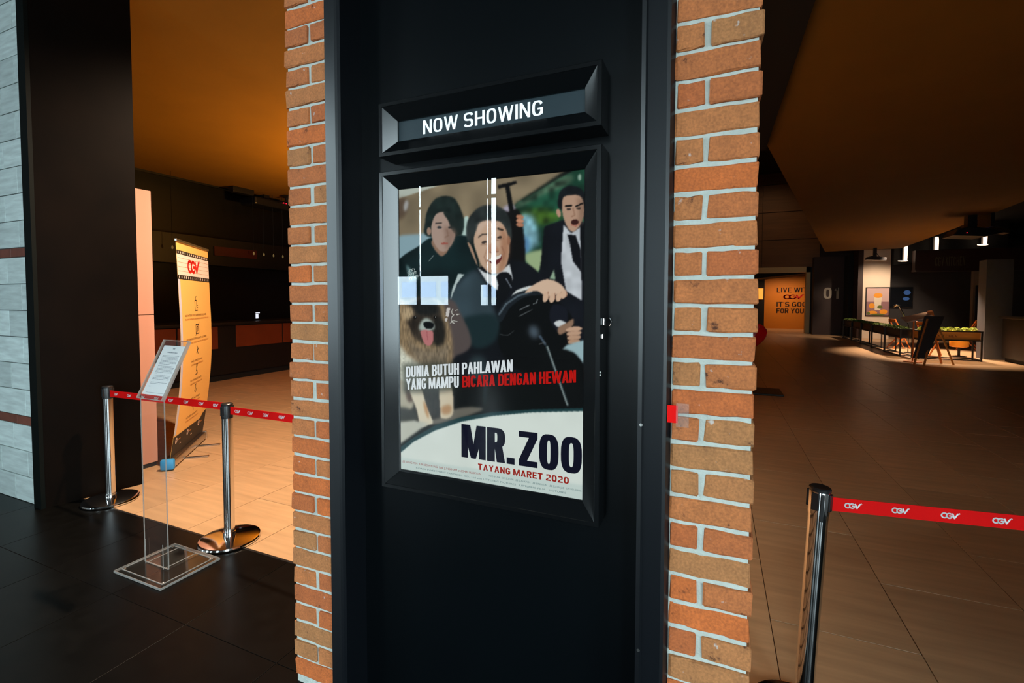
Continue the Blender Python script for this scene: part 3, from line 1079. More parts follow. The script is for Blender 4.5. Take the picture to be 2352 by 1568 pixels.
# dark pillar of the car and a raised hand
fill([(1143, 425), (1186, 415), (1187, 421), (1170, 427), (1205, 620), (1178, 640), (1176, 520), (1160, 430), (1144, 433)], (14, 14, 14), 1, False)
fill([(1150, 500), (1168, 486), (1196, 492), (1205, 620), (1165, 640)], (15, 13, 13), 1.5)
for k in range(3):
    fill(ell(1194, 498 + k * 9, 9, 5.4, 12), (188, 128, 98) if k != 1 else (206, 146, 114), .8)
# passenger at the left, dark bobbed hair and dark coat
COAT = (15, 34, 36)
fill([(912, 612), (925, 588), (960, 566), (992, 545), (1062, 540), (1086, 556), (1100, 600), (1080, 700), (905, 720)], COAT, 1, tex=.7 + .5 * N1)
fill([(932, 606), (962, 640), (940, 650)], (108, 140, 142), 2, False)
fill([(990, 556), (1012, 545), (1030, 570), (1012, 588)], (150, 118, 98), 1)
fill([(1020, 450), (1044, 456), (1060, 486), (1066, 510), (1062, 534), (1050, 542), (980, 542), (976, 510), (982, 482), (998, 458)], (27, 38, 36), 1.2, tex=.75 + .5 * N2)
fill([(993, 508), (1003, 490), (1022, 488), (1040, 502), (1047, 525), (1040, 556), (1024, 576), (1008, 574), (994, 552), (990, 530)], (178, 152, 138), .9)
fill([(1018, 488), (1036, 492), (1056, 520), (1050, 540), (1036, 526), (1030, 508)], (30, 40, 38), 1.0)
fill([(1020, 520), (1046, 530), (1040, 556), (1024, 574), (1022, 545)], (140, 112, 98), 3, alpha=.7)
fill(ell(985, 531, 5, 9), (160, 130, 112), .8)
line([(1001, 513), (1014, 512)], 2.6, (58, 52, 50), .6)
fill(ell(1009, 522, 5.5, 2.6), (52, 56, 60), .7)
fill(ell(1034, 522, 5, 2.4), (44, 44, 44), .8)
line([(1026, 526), (1029, 541), (1022, 545)], 2, (136, 106, 90), .9)
fill(ell(1021, 559, 8.5, 2.6), (164, 92, 80), .6)
line([(984, 600), (996, 586)], 1.4, (120, 132, 130), .5)
# driver in a suit, laughing
fill([(1030, 700), (1052, 650), (1095, 618), (1130, 600), (1200, 600), (1252, 640), (1300, 690), (1290, 860), (1050, 860)], (16, 18, 24), 1.2, tex=.7 + .5 * N1)
fill([(1026, 690), (1050, 650), (1090, 620), (1110, 640), (1132, 700), (1140, 760), (1060, 740)], (66, 86, 96), 4, tex=.7 + .5 * N1)
fill([(1052, 628), (1066, 630), (1050, 650), (1034, 690), (1038, 665)], (190, 206, 204), .8, False)
fill([(1097, 615), (1112, 625), (1135, 632), (1170, 606), (1178, 640), (1160, 680), (1118, 648)], (218, 224, 226), .9, False)
fill([(1080, 560), (1090, 585), (1096, 610), (1074, 560)], (178, 142, 118), .8)
fill([(1122, 470), (1142, 472), (1164, 490), (1174, 520), (1166, 560), (1082, 560), (1071, 525), (1078, 498), (1100, 476)], (42, 48, 48), 1.2, tex=.75 + .5 * N2)
fill([(1093, 530), (1104, 510), (1130, 506), (1152, 512), (1166, 540), (1170, 570), (1164, 604), (1150, 624), (1128, 628), (1108, 612), (1094, 580), (1088, 552)], (206, 172, 146), .9)
fill([(1150, 520), (1166, 545), (1169, 575), (1160, 612), (1144, 625), (1150, 580)], (168, 116, 86), 3, alpha=.75)
fill([(1096, 516), (1112, 508), (1130, 508), (1112, 520), (1098, 540)], (216, 190, 172), 2, alpha=.6)
fill(ell(1168, 552, 4, 11), (160, 112, 86), .8)
line([(1099, 544), (1108, 538), (1120, 537)], 3, (76, 66, 60), .7)
line([(1144, 525), (1154, 528)], 4.2, (44, 38, 34), .7)
fill(ell(1112, 556, 7, 3, -12), (70, 58, 52), .6)
fill(ell(1147, 545, 6, 2.8, -14), (58, 46, 40), .6)
line([(1104, 562), (1120, 561)], 1.2, (150, 116, 96), .6)
line([(1140, 552), (1156, 548)], 1.2, (140, 104, 84), .6)
fill([(1124, 560), (1140, 566), (1146, 576), (1132, 580), (1122, 576)], (190, 140, 112), 1.5)
line([(1124, 578), (1132, 581), (1144, 577)], 2, (126, 78, 62), .7)
line([(1118, 572), (1112, 590), (1118, 604)], 1.6, (160, 118, 94), 1)
line([(1152, 566), (1158, 580), (1155, 596)], 1.6, (142, 94, 72), 1)
fill([(1121, 596), (1136, 594), (1152, 584), (1150, 598), (1138, 608), (1128, 604)], (108, 44, 44), .6)
fill([(1123, 595), (1136, 591), (1151, 584), (1148, 592), (1136, 598), (1125, 599)], (232, 226, 216), .4)
fill([(1140, 634), (1156, 624), (1172, 630), (1176, 650), (1160, 690), (1140, 690), (1144, 655)], (13, 14, 18), .8)
line([(1162, 640), (1174, 660)], 2.2, (150, 160, 172), .8)
# second man standing at the right, surprised
fill([(1242, 600), (1250, 520), (1292, 505), (1345, 510), (1350, 860), (1270, 700), (1236, 640)], (17, 19, 26), 1, False, tex=.7 + .5 * N1)
fill([(1262, 640), (1272, 618), (1276, 642)], (150, 178, 150), 1, False)
fill([(1294, 516), (1312, 535), (1334, 520), (1336, 690), (1300, 668), (1288, 600)], (206, 212, 218), .9, False, tex=.9 + .16 * N2)
fill([(1303, 538), (1322, 540), (1334, 575), (1335, 625), (1316, 600), (1308, 556)], (14, 14, 20), .8, False)
fill([(1332, 520), (1350, 510), (1350, 660), (1336, 640)], (13, 14, 18), .8, False)
fill([(1290, 435), (1310, 426), (1332, 432), (1344, 450), (1344, 500), (1286, 480), (1282, 455)], (20, 23, 27), 1, tex=.75 + .5 * N2)
fill([(1291, 465), (1298, 450), (1330, 449), (1340, 470), (1340, 495), (1330, 520), (1315, 532), (1302, 520), (1292, 492)], (190, 154, 130), .8)
fill([(1326, 452), (1342, 470), (1340, 500), (1328, 520), (1330, 485)], (128, 98, 80), 3, alpha=.7)
fill(ell(1283, 489, 5, 10, -12), (196, 150, 126), .8)
line([(1299, 473), (1312, 472)], 4, (30, 26, 24), .5)
line([(1322, 474), (1337, 467)], 4, (30, 26, 24), .5)
fill(ell(1306, 480, 5.5, 2.5), (62, 50, 46), .6)
fill(ell(1329, 478, 5, 2.5), (56, 44, 40), .6)
line([(1316, 478), (1320, 494), (1313, 497)], 2, (146, 106, 84), .8)
fill(ell(1320, 510, 9, 6.5, -6), (58, 26, 24), .6)
line([(1312, 516), (1322, 519), (1330, 514)], 2.4, (176, 104, 88), .6)
# arm with a white cuff and the hand on the wheel
fill([(1172, 690), (1184, 668), (1220, 656), (1224, 668), (1190, 688), (1176, 702)], (222, 228, 226), .8)
fill(ell(1232, 768, 90, 92, 0, 22), (8, 9, 10), 1)
fill([(1140, 730), (1152, 700), (1180, 676), (1218, 664), (1244, 666), (1244, 676), (1206, 682), (1172, 706), (1152, 738)], (26, 32, 38), .8)
line([(1146, 722), (1162, 698), (1190, 679), (1220, 670)], 3.4, (104, 120, 130), 1)
fill([(1206, 672), (1222, 656), (1250, 642), (1272, 644), (1290, 655), (1302, 672), (1300, 680), (1280, 676), (1256, 682), (1234, 668)], (222, 190, 164), .8)
for k, (fx, fy) in enumerate(((1253, 682), (1268, 684), (1283, 682), (1294, 676))):
    fill(ell(fx, fy, 6.6, 12 - k * .7, 14), (220, 184, 156), .6)
    line([(fx + 6, fy - 12), (fx + 7, fy + 5)], 1.3, (160, 112, 88), .6)
line([(1193, 712), (1216, 700)], 2, (116, 122, 124), .6)
line([(1192, 726), (1222, 711)], 1.8, (98, 104, 106), .6)
line([(1224, 698), (1232, 695), (1234, 688)], 1.8, (130, 138, 140), .6)
line([(1148, 768), (1166, 770), (1180, 760)], 1.5, (66, 72, 74), .6)
fill(ell(1226, 762, 12, 16, -20), (78, 92, 104), 4)
fill([(1270, 700), (1300, 706), (1302, 740), (1280, 760), (1262, 730)], (22, 24, 34), 1)
fill([(1272, 742), (1285, 735), (1300, 742), (1284, 752)], (214, 220, 222), .8)
fill([(1282, 752), (1300, 742), (1316, 732), (1316, 746), (1300, 762), (1284, 768)], (150, 118, 96), 1)
for k in range(4):
    fill(ell(1318, 756 + k * 9.5, 19 - k * 1.5, 6, -6), (206 - 6 * k, 168 - 6 * k, 140 - 6 * k), .7)
    line([(1302, 762 + k * 9.5), (1332, 760 + k * 9.5)], 1.1, (140, 96, 76), .6)
fill([(1288, 806), (1302, 792), (1342, 780), (1346, 842), (1318, 812)], (160, 190, 196), 1.2, False)
fill([(1250, 815), (1310, 806), (1342, 850), (1345, 940), (1250, 940)], (9, 10, 11), 1.5)
line([(1240, 772), (1252, 790)], 5, (76, 92, 108), 1)
line([(1256, 796), (1304, 930)], 6.5, (50, 64, 68), .8)
line([(1257, 796), (1303, 930)], 2.6, (150, 160, 158), .7)
line([(1238, 790), (1252, 786)], 1.4, (106, 110, 110), .6)
fill([(1060, 745), (1080, 725), (1140, 725), (1140, 780), (1090, 800)], (26, 44, 48), 3)
fill([(1078, 830), (1110, 818), (1120, 870), (1110, 930), (1086, 925)], (64, 86, 90), 5, alpha=.6)
# grey car seat behind the dog
fill([(1016, 702), (1040, 690), (1058, 720), (1080, 770), (1078, 800), (1050, 816), (1010, 830)], (88, 78, 76), 2)
# shepherd dog, front view
fill([(905, 700), (935, 690), (960, 685), (1010, 690), (1030, 740), (1040, 800), (1030, 860), (990, 880), (905, 880)], (146, 124, 94), 2.5, tex=FUR)
fill([(912, 795), (935, 815), (965, 835), (985, 850), (970, 900), (915, 900)], (214, 216, 198), 4, tex=.9 + .2 * N3)
fill([(935, 700), (955, 684), (980, 680), (1004, 692), (1016, 730), (1020, 775), (1000, 790), (955, 780), (940, 745)], (58, 50, 42), 4, tex=FUR)
fill([(948, 700), (975, 682), (1002, 700), (1004, 720), (960, 722)], (28, 29, 28), 3, tex=FUR)
fill([(934, 732), (955, 725), (975, 735), (955, 765), (940, 750)], (44, 37, 30), 3, tex=FUR)
fill([(1000, 725), (1018, 740), (1020, 785), (1002, 795), (992, 760)], (34, 32, 28), 3, tex=FUR)
fill([(966, 740), (978, 730), (992, 738), (998, 752), (988, 760), (972, 762), (962, 755)], (176, 190, 182), 2)
fill([(972, 742), (984, 738), (996, 744), (992, 754), (978, 754)], (12, 14, 16), .8)
fill([(966, 760), (980, 758), (994, 762), (994, 784), (986, 794), (976, 790), (969, 776)], (194, 122, 122), .8)
line([(980, 762), (982, 780)], 1.3, (160, 84, 88), .6)
fill([(922, 714), (940, 704), (950, 720), (934, 736)], (180, 158, 124), 3, tex=FUR)
fill([(938, 782), (965, 800), (1005, 800), (1030, 790), (1026, 830), (990, 842), (955, 825)], (126, 112, 92), 4, tex=FUR)
for ex in (953, 999):
    fill(ell(ex, 729, 4.2, 3.2), (14, 12, 12), .6)
    fill(ell(ex + 1, 728, 1.1, 1), (150, 150, 146), .3)
# legs, floor of the car
fill([(1030, 880), (1110, 870), (1110, 960), (1030, 960)], (10, 13, 13), 2, False)
fill([(1035, 942), (1080, 934), (1110, 940), (1060, 960), (1000, 975), (980, 968)], (110, 106, 96), 2)
fill([(905, 880), (1010, 880), (1010, 960), (905, 975)], (36, 33, 27), 2, False, tex=FUR)
fill([(905, 875), (935, 880), (950, 930), (930, 945), (905, 938)], (178, 172, 150), 2.5)
fill([(932, 890), (950, 898), (948, 920), (936, 920)], (84, 64, 52), 2.5)
fill([(905, 940), (935, 938), (962, 968), (905, 975)], (48, 48, 40), 3)
fill([(940, 890), (966, 890), (980, 935), (994, 968), (984, 976), (966, 978), (956, 940)], (222, 212, 186), 1.2)
fill([(972, 920), (982, 940), (984, 962), (976, 945)], (190, 140, 90), 2)
fill([(1010, 890), (1036, 885), (1040, 950), (1014, 960), (1010, 930)], (214, 200, 172), 1.2)
fill([(1014, 935), (1034, 930), (1034, 948), (1016, 950)], (184, 142, 100), 2.5)
fill([(905, 970), (950, 965), (985, 972), (905, 1030)], (196, 198, 184), 2, False)
# drawn marks beside the dog
fill([(1026, 707), (1034, 706), (1030, 727), (1023, 726)], (214, 208, 204), .4, False)
fill([(1022, 731), (1028, 730), (1026, 738), (1021, 737)], (214, 208, 204), .4, False)
line(arc(1043, 716, 6, 7, 100, 240), 1.5, (206, 206, 196), .3)
line(arc(1044, 733, 8, 9, 90, 250), 1.5, (206, 206, 196), .3)
line([(1034, 742), (1040, 736), (1049, 738)], 1.5, (206, 206, 196), .3)
line([(1046, 713), (1051, 711)], 1.6, (206, 206, 196), .3)
line([(1048, 722), (1054, 722)], 1.6, (206, 206, 196), .3)
for (bx, by) in ((949, 619), (943, 621), (939, 626), (953, 626), (947, 629), (941, 632), (957, 634), (949, 636), (943, 640)):
    line(arc(bx, by, 2.6, 3, 140, 400, 8), 1.0, (200, 216, 212), .3)
fill([(924, 836), (1012, 830), (1046, 834), (1046, 896), (1000, 902), (926, 902)], (52, 58, 50), 4, False, .72)
# sweep and cream field
SW = [(914, 1030), (950, 1004), (1000, 976), (1060, 958), (1130, 946), (1220, 940), (1345, 937)]
fill(SW + [(1345, 1160), (905, 1160), (905, 1042)], (30, 64, 68), .8, False)
CR = [(914, 1044), (950, 1014), (1000, 988), (1060, 968), (1130, 955), (1220, 947), (1345, 944)]
fill(CR + [(1345, 1160), (905, 1160)], (226, 236, 228), .8, False, tex=.985 + .03 * N1)
fill([(905, 1048), (1345, 1115), (1345, 1160), (905, 1160)], (208, 224, 218), 1.5, False)
# shade thrown by the case edge is left to the light; convert to linear
CAN = np.clip(CAN, 0, 255) / 255
LIN = np.where(CAN <= .04045, CAN / 12.92, ((CAN + .055) / 1.055) ** 2.4)
POSTER = emis_vc('backlit_print', 0.88)
YPO = 1.401
me = bpy.data.meshes.new('poster')
vx = PX0 + (PX1 - PX0) * gx
vz = PZ1 + (PZ0 - PZ1) * gy
co = np.stack([vx, np.full_like(vx, YPO), vz], -1).reshape(-1, 3)
idx = np.arange((AH + 1) * (AW + 1)).reshape(AH + 1, AW + 1)
fc = np.stack([idx[1:, :-1], idx[1:, 1:], idx[:-1, 1:], idx[:-1, :-1]], -1).reshape(-1, 4)
me.vertices.add(len(co))
me.vertices.foreach_set('co', co.ravel())
me.loops.add(fc.size)
me.loops.foreach_set('vertex_index', fc.ravel())
me.polygons.add(len(fc))
me.polygons.foreach_set('loop_start', np.arange(0, fc.size, 4))
me.update(calc_edges=True)
ca = me.color_attributes.new('print', 'FLOAT_COLOR', 'POINT')
ca.data.foreach_set('color', np.concatenate([LIN.reshape(-1, 3), np.ones((len(co), 1))], 1).ravel().astype(np.float32))
me.materials.append(POSTER)
po = bpy.data.objects.new('poster', me)
COL.objects.link(po)
po.parent = lb
po.matrix_parent_inverse = Matrix.Translation(lb.location).inverted()
MB().box(PX0 - .004, PX1 + .004, YPO + .002, YPO + .05, PZ0 - .004, PZ1 + .004).build('back_plate', PLASTIC, lb)


def PP(dy=.0006):
    return lambda x, y: (PX0 + (PX1 - PX0) * art(x, y)[0], YPO - dy, PZ1 + (PZ0 - PZ1) * art(x, y)[1])


def ink(name, c, k=.88):
    return mat(name, (.002, .002, .002), .6, emit=srgb(*c), estr=k, spec=.05)


PW, PR, PN, PB, PG = ink('poster_white', (236, 244, 248)), ink('poster_red', (196, 20, 14)), ink('poster_navy', (12, 12, 34)), ink('poster_rust', (164, 36, 24)), ink('poster_small_grey', (96, 128, 132))
q = lambda u0, u1: None


def pblock(s, x0, x1, z0, z1, material, dy=.0008, **k):
    K = YPO / YP
    H = 1.55
    return block(s, x0 * K, x1 * K, H + (z0 - H) * K, H + (z1 - H) * K, lambda u, v: (u, YPO - dy, v), material, po, **k)


def slogan(t, x0, x1, z0, h, material):
    K = YPO / YP
    u0 = x0 * K
    return block(t, u0, x1 * K, 0, h * K, lambda u, v: (u, YPO - .0008, 1.55 + (z0 - 1.55) * K + v + .112 * (u + .994 * K)), material, po, w=.40, t=.15, h=.145, gap=.035)


slogan('DUNIA BUTUH PAHLAWAN', -.994, -.587, 1.278, .038, PW)
slogan('YANG MAMPU', -.994, -.782, 1.2345, .038, PW)
slogan('BICARA DENGAN HEWAN', -.769, -.381, 1.2345, .038, PR)
pblock('MR.', -.773, -.580, 1.026, 1.137, PN, w=.52, t=.225, h=.17, gap=.04)
pblock('ZO', -.566, -.434, 1.026, 1.137, PN, w=.52, t=.215, h=.17, gap=.045)
# last letter is cut by the edge of the case: only its left part shows
g_, gw_ = glyph('O', 1, .39, .17)
K_ = YPO / YP
xl, xr = -.427 * K_, PX1
wO = .066 * 1.0 * K_
cut = []
for p in g_:
    pts = [(xl + x * wO * 1.0, y) for x, y in p]
    cut.append([(min(x, xr), y) for x, y in pts])
polys_mesh(cut, lambda u, v: (u, YPO - .0008, 1.55 + (1.026 + .111 * v - 1.55) * K_), 'lettering', PN, po)
pblock('TAYANG MARET 2020', -.711, -.401, .992, 1.0125, PB, w=.62, t=.2, h=.2, gap=.12)
small = lambda s, x0, x1, z, h, mt: small_text(s, h, lambda u, v: ((x0 + u) * K_, YPO - .0008, 1.55 + (z + v - 1.55) * K_), mt, po, width=x1 - x0)
small('LEE SUNG-MIN  KIM SEO-HYUNG  BAE JUNG-NAM and SHIN HA-KYUN', -1.015, -.700, .9745, .0105, PB)
small('YOO IN-NA  KIM SOO-MI  LEE SUN-KYUN  LEE JUNG-EUN  LEE SOON-JAE  KIM BO-SUNG', -.672, -.362, .9745, .0085, PG)
small('KOREA INVESTMENT PARTNERS CO., Ltd and LITTLEBIG PICTURES   LITTLEBIG FILM   PICTURES', -.955, -.41, .9605, .0075, PG)
# glass, catch and screws of the case
MB().box(PX0 - .012, PX1 + .012, 1.3945, 1.3975, PZ0 - .012, PZ1 + .012).build('glass_pane', GLASS, lb)
hp = MB().box(-.309, -.300, 1.375, 1.40, 1.475, 1.498).build('catch', CHROME, lb, bevel=.002)
MB().tube([(-.302, 1.372, 1.497), (-.282, 1.365, 1.497), (-.276, 1.365, 1.487), (-.282, 1.365, 1.476), (-.302, 1.372, 1.474)], .0018, 6).build('catch_wire', CHROME, hp)
MB().box(-.311, -.302, 1.37, 1.385, 1.435, 1.452).build('catch_hook', CHROME, lb, bevel=.003)
for z in (1.33, 1.338):
    MB().lathe([(.001, -.002), (.0028, -.0012), (.003, 0)], M=Matrix.Translation((-.3085, 1.3645, z)) @ Matrix.Rotation(R(90), 4, 'X'), seg=8).build('screw', SATIN, lb)

# ================================================================ BARRIER POSTS AND BELTS
def stanchion(x, y, label, tilt=0.0):
    t = thing('stanchion', label, 'barrier post', (x, y, 0), 'retractable belt barrier posts')
    P = (x, y, 0)
    MB().lathe([(.05, .001), (.168, .001), (.176, .006), (.178, .014), (.174, .022), (.164, .026), (.06, .033), (.036, .036)], P, 48).build('base', CHROME, t, smooth=True)
    MB().lathe([(.036, .034), (.036, .062), (.0315, .064)], P, 32).build('collar', CHROME, t, smooth=True)
    MB().lathe([(.0315, .060), (.0315, .80)], P, 32).build('pole', CHROME, t, smooth=True)
    MB().lathe([(.0335, .795), (.0335, .874), (.031, .882)], P, 32).build('belt_cassette', PLASTIC if tilt == 0 else CHROME, t, smooth=True)
    MB().lathe([(.034, .876), (.0345, .886), (.030, .890), (.012, .888)], P, 32).build('cap', PLASTIC, t, smooth=True)
    for a in (0, 90, 180, 270):
        M = Matrix.Translation((x, y, 0)) @ Matrix.Rotation(R(a - 30 if tilt else a), 4, 'Z')
        MB().box(.030, .0385, -.012, .012, .812, .872, M).build('belt_slot', PLASTIC, t, bevel=.002)
    if tilt:
        MB().box(-.006, .006, -.0375, -.03, .775, .872, Matrix.Translation((x, y, 0)) @ Matrix.Rotation(R(5), 4, 'Z')).build('latch', PLASTIC, t, bevel=.002)
        t.rotation_euler = (0, tilt, 0)
    return t


BW = .048
SA, SB, SCN = (-4.253, 2.066), (-2.855, 2.024), (.312, 1.95)
stanchion(*SA, 'steel belt post beside the dark brown jamb, leftmost of the three')
stanchion(*SB, 'steel belt post behind the clear acrylic stand, middle of the three')
stanchion(*SCN, 'steel belt post leaning right of the brick pillar', R(2.6))


def belt(a, b, label, logos, sag=.0, lh=.021, close=None):
    a, b = Vector(a), Vector(b)
    L = (b - a).length
    ax = (b - a).normalized()
    nrm = Vector((0, 0, 1)).cross(ax).normalized()
    if nrm.y > 0:
        nrm = -nrm
    pt = lambda u, v, off=0: a + ax * u + Vector((0, 0, v - sag * 4 * (u / L) * (1 - u / L))) + nrm * off
    n = 14
    mb = MB()
    vs = []
    for i in range(n + 1):
        u = L * i / n
        vs += [pt(u, -BW / 2, .0009), pt(u, BW / 2, .0009), pt(u, BW / 2, -.0009), pt(u, -BW / 2, -.0009)]
    fs = []
    for i in range(n):
        for k in range(4):
            k2 = (k + 1) % 4
            fs.append((i * 4 + k, i * 4 + k2, i * 4 + 4 + k2, i * 4 + 4 + k))
    fs += [(3, 2, 1, 0), (n * 4, n * 4 + 1, n * 4 + 2, n * 4 + 3)]
    o = mb.add(vs, fs).build('barrier_belt', RED)
    tag(o, label, 'belt', 'red barrier belts with white logos')
    o.location = (0, 0, 0)
    flip = ax.x < 0
    for u in logos:
        s_ = lh
        P = lambda x, y, u=u: pt(u + (x - 1.25) * s_ * (-1 if flip else 1), (y - .5) * s_, .0014)
        polys_mesh(LOGO, P, 'logo', WHITE, o)
    return o


belt((SA[0] + .036, SA[1] - .004, .835), (SB[0] - .037, SB[1] + .002, .866), 'red belt between the two left posts, passing behind the acrylic stand',
     [.085, .26, .43, .60, .77, .94, 1.10, 1.25])
belt((SB[0] + .037, SB[1] - .004, .846), (-1.552, 1.975, .868), 'red belt from the middle post to the left side of the brick pillar', [.07, .19, .33, .47, .61, .75, .89, 1.03])
belt((SCN[0] + .075, SCN[1] + .0, .832), (2.192, 2.235, .820), 'red belt leaving the leaning right post towards the right edge', [.065 + .142 * j for j in range(13)])
bt = MB().box(-1.5535, -1.5525, 1.93, 1.985, .835, .90).build('tape_piece', TAPE)
tag(bt, 'clear tape holding the red belt to the side of the brick pillar', 'tape')
be = MB().box(-.1175, -.0905, 1.3475, 1.349, 1.2145, 1.2625).build('belt_end', RED)
tag(be, 'short red belt end taped to the right brick strip beside the black panel', 'belt')
tq = MB().box(-.095, -.062, 1.3465, 1.3472, 1.205, 1.27).build('tape_piece', TAPE)
tag(tq, 'clear tape over the short red belt end on the right bricks', 'tape')

# ================================================================ ACRYLIC NOTICE STAND
st = thing('notice_stand', 'clear acrylic floor stand holding a printed notice in front of the left belt', 'stand', (-2.9, 1.70, 0))
MB().box(-3.112, -2.69, 1.515, 1.842, .002, .014).build('base_plate', ACRYL, st)
eb = MB()
for a, b in (((-3.112, 1.515), (-2.69, 1.515)), ((-2.69, 1.515), (-2.69, 1.842)), ((-2.69, 1.842), (-3.112, 1.842)), ((-3.112, 1.842), (-3.112, 1.515))):
    eb.bar((*a, .008), (*b, .008), .0035, .012)
for a, b in (((-3.085, 1.54), (-2.717, 1.54)), ((-2.717, 1.54), (-2.717, 1.818)), ((-2.717, 1.818), (-3.085, 1.818)), ((-3.085, 1.818), (-3.085, 1.54))):
    eb.bar((*a, .0165), (*b, .0165), .003, .004)
eb.build('base_edge', ACRYLEDGE, st)
for x, y in ((-3.075, 1.55), (-2.727, 1.55), (-2.727, 1.808), (-3.075, 1.808)):
    MB().lathe([(.006, .014), (.006, .0185), (.003, .02)], (x, y, 0), 10).build('foot_screw', SATIN, st)
XL, XR, YS = -3.048, -2.83, 1.64
MB().box(XL, XR, YS - .002, YS + .002, .016, 1.0).box(XL, XR, YS, YS + .17, .016, .020).build('upright_sheet', ACRYL, st)
e2 = MB()
for x in (XL, XR):
    e2.bar((x, YS, .018), (x, YS, 1.0), .0032, .005)
e2.bar((XL, YS, .019), (XR, YS, .019), .005, .004)
e2.build('upright_edge', ACRYLEDGE, st)
gs = MB()
for x in (XL + .028, XR - .028):
    gs.bar((x, YS - .012, .018), (x, YS - .012, .16), .003, .003)
    gs.bar((x, YS + .002, .021), (x, YS + .17, .021), .003, .003)
gs.build('gusset', ACRYLEDGE, st)['kind'] = 'stuff'
# tilted pocket: local frame u across, v up the slope
pa = math.atan2(.277, .133)
PV = Vector((0, math.cos(pa), math.sin(pa)))
PN_ = Vector((0, -math.sin(pa), math.cos(pa)))
PO_ = Vector((0, 1.628, .985))
TP = lambda u, v, n=0: Vector((u, 0, 0)) + PO_ + PV * v + PN_ * n


def slab(u0, u1, v0, v1, n0, n1, mb=None):
    mb = mb or MB()
    return mb.add([TP(u0, v0, n0), TP(u1, v0, n0), TP(u1, v1, n0), TP(u0, v1, n0), TP(u0, v0, n1), TP(u1, v0, n1), TP(u1, v1, n1), TP(u0, v1, n1)],
                  [(0, 3, 2, 1), (4, 5, 6, 7), (0, 1, 5, 4), (1, 2, 6, 5), (2, 3, 7, 6), (3, 0, 4, 7)])


mbp = slab(XL - .004, XR + .008, 0, .355, -.004, -.001)
slab(XL - .004, XR + .008, 0, .355, .003, .006, mbp)
mbp.build('pocket', ACRYL, st)
ed = MB()
slab(XL - .006, XL - .003, 0, .355, -.006, .008, ed)
slab(XR + .007, XR + .011, 0, .355, -.010, .010, ed)
slab(XL - .004, XR + .008, -.004, 0, -.006, .008, ed)
slab(XL - .004, XR + .008, .352, .355, -.005, .006, ed)
ed.build('pocket_edge', ACRYLEDGE, st)
nt_ = slab(-3.03, -2.82, .024, .321, .0005, .0015).build('notice', PAPER)
tag(nt_, 'white printed notice sheet lying in the tilted acrylic pocket', 'notice')
lines = MB()
tq2 = lambda u0, u1, v, h: lines.add([TP(-3.03 + u0, v, .002), TP(-3.03 + u1, v, .002), TP(-3.03 + u1, v + h, .002), TP(-3.03 + u0, v + h, .002)], [(0, 1, 2, 3)])
rw = random.Random(3)


def row(v, u0, u1, h=.0022):
    u = u0
    while u < u1:
        L = min(rw.uniform(.006, .02), u1 - u)
        tq2(u, u + L, v, h)
        u += L + .0025


row(.300, .094, .114, .006)
row(.276, .06, .15, .005)
v = .258
for n_, lastu in ((8, .13), (7, .05), (5, .05), (2, .12)):
    for i in range(n_):
        row(v, .03, lastu if i == n_ - 1 else .18)
        v -= .0075
    v -= .004
row(v - .006, .03, .05)
row(.036, .03, .19, .0018)
lines.build('printed_text', GREYINK, nt_, fix=False)['kind'] = 'stuff'

# ================================================================ ROLL-UP BANNER
BN, BF = Vector((-4.558, 2.666, 0)), Vector((-5.194, 3.381, 0))
bu = (BF - BN).normalized()
BL = (BF - BN).length
bn = Vector((bu.y, -bu.x, 0))
if bn.x < 0:
    bn = -bn
BT = 2.08


def bow(z):
    t = max(0, min(1, (z - .11) / (BT - .11)))
    return .012 + .105 * math.sin(min(t * 1.9, 1) * math.pi / 2) - .02 * max(0, t - .62) / .38


BPt = lambda u, z, off=0: BN + bu * u + bn * (bow(z) + off) + Vector((0, 0, z))
ru = thing('rollup_banner', 'orange roll-up banner with red logo and house rules', 'banner', BN + bu * BL / 2)


def strip(z0, z1, u0, u1, off, name, material, n=16, zf=None):
    mb = MB()
    vs = []
    for i in range(n + 1):
        z = z0 + (z1 - z0) * i / n
        vs += [BPt(u0, z, off), BPt(u1, z, off)]
    mb.add(vs, [(2 * i, 2 * i + 1, 2 * i + 3, 2 * i + 2) for i in range(n)])
    return mb.build(name, material, ru, fix=False)


sheet = MB()
vs = []
n = 40
for i in range(n + 1):
    z = .10 + (BT - .10) * i / n
    vs += [BPt(0, z, .0006), BPt(BL, z, .0006), BPt(BL, z, -.0006), BPt(0, z, -.0006)]
fs = []
for i in range(n):
    for k in range(4):
        fs.append((i * 4 + k, i * 4 + (k + 1) % 4, i * 4 + 4 + (k + 1) % 4, i * 4 + 4 + k))
fs += [(3, 2, 1, 0), (n * 4, n * 4 + 1, n * 4 + 2, n * 4 + 3)]
sheet.add(vs, fs).build('sheet', BANNER, ru)
strip(1.775, 1.965, 0, BL, .0014, 'pale_header', BANWHITE)
for z0, z1 in ((1.965, 2.0), (1.735, 1.775)):
    fb = strip(z0, z1, 0, BL, .0018, 'film_strip', INK, 3)
    hm = MB()
    for k in range(15):
        u = .03 + k * (BL - .06) / 14.5
        hm.add([BPt(u, z0 + .009, .0024), BPt(u + .018, z0 + .009, .0024), BPt(u + .018, z1 - .009, .0024), BPt(u, z1 - .009, .0024)], [(0, 1, 2, 3)])
    hm.build('film_holes', BANWHITE, fb, fix=False)['kind'] = 'stuff'
for z in (1.81, 1.85, 1.89, 1.93):
    strip(z, z + .003, 0.02, BL - .02, .0017, 'plank_line', FINEINK, 1)
strip(.30, 1.735, 0, .055, .0014, 'edge_strip', BANEDGE, 12)  # pale margin strip, the cool light on it is mixed into its colour
polys_mesh([[(.27 + x * .148, 1.80 + y * .135) for x, y in p] for p in LOGO], lambda u, z: BPt(u, z, .0026), 'logo', REDINK, ru)
bl_ = MB()
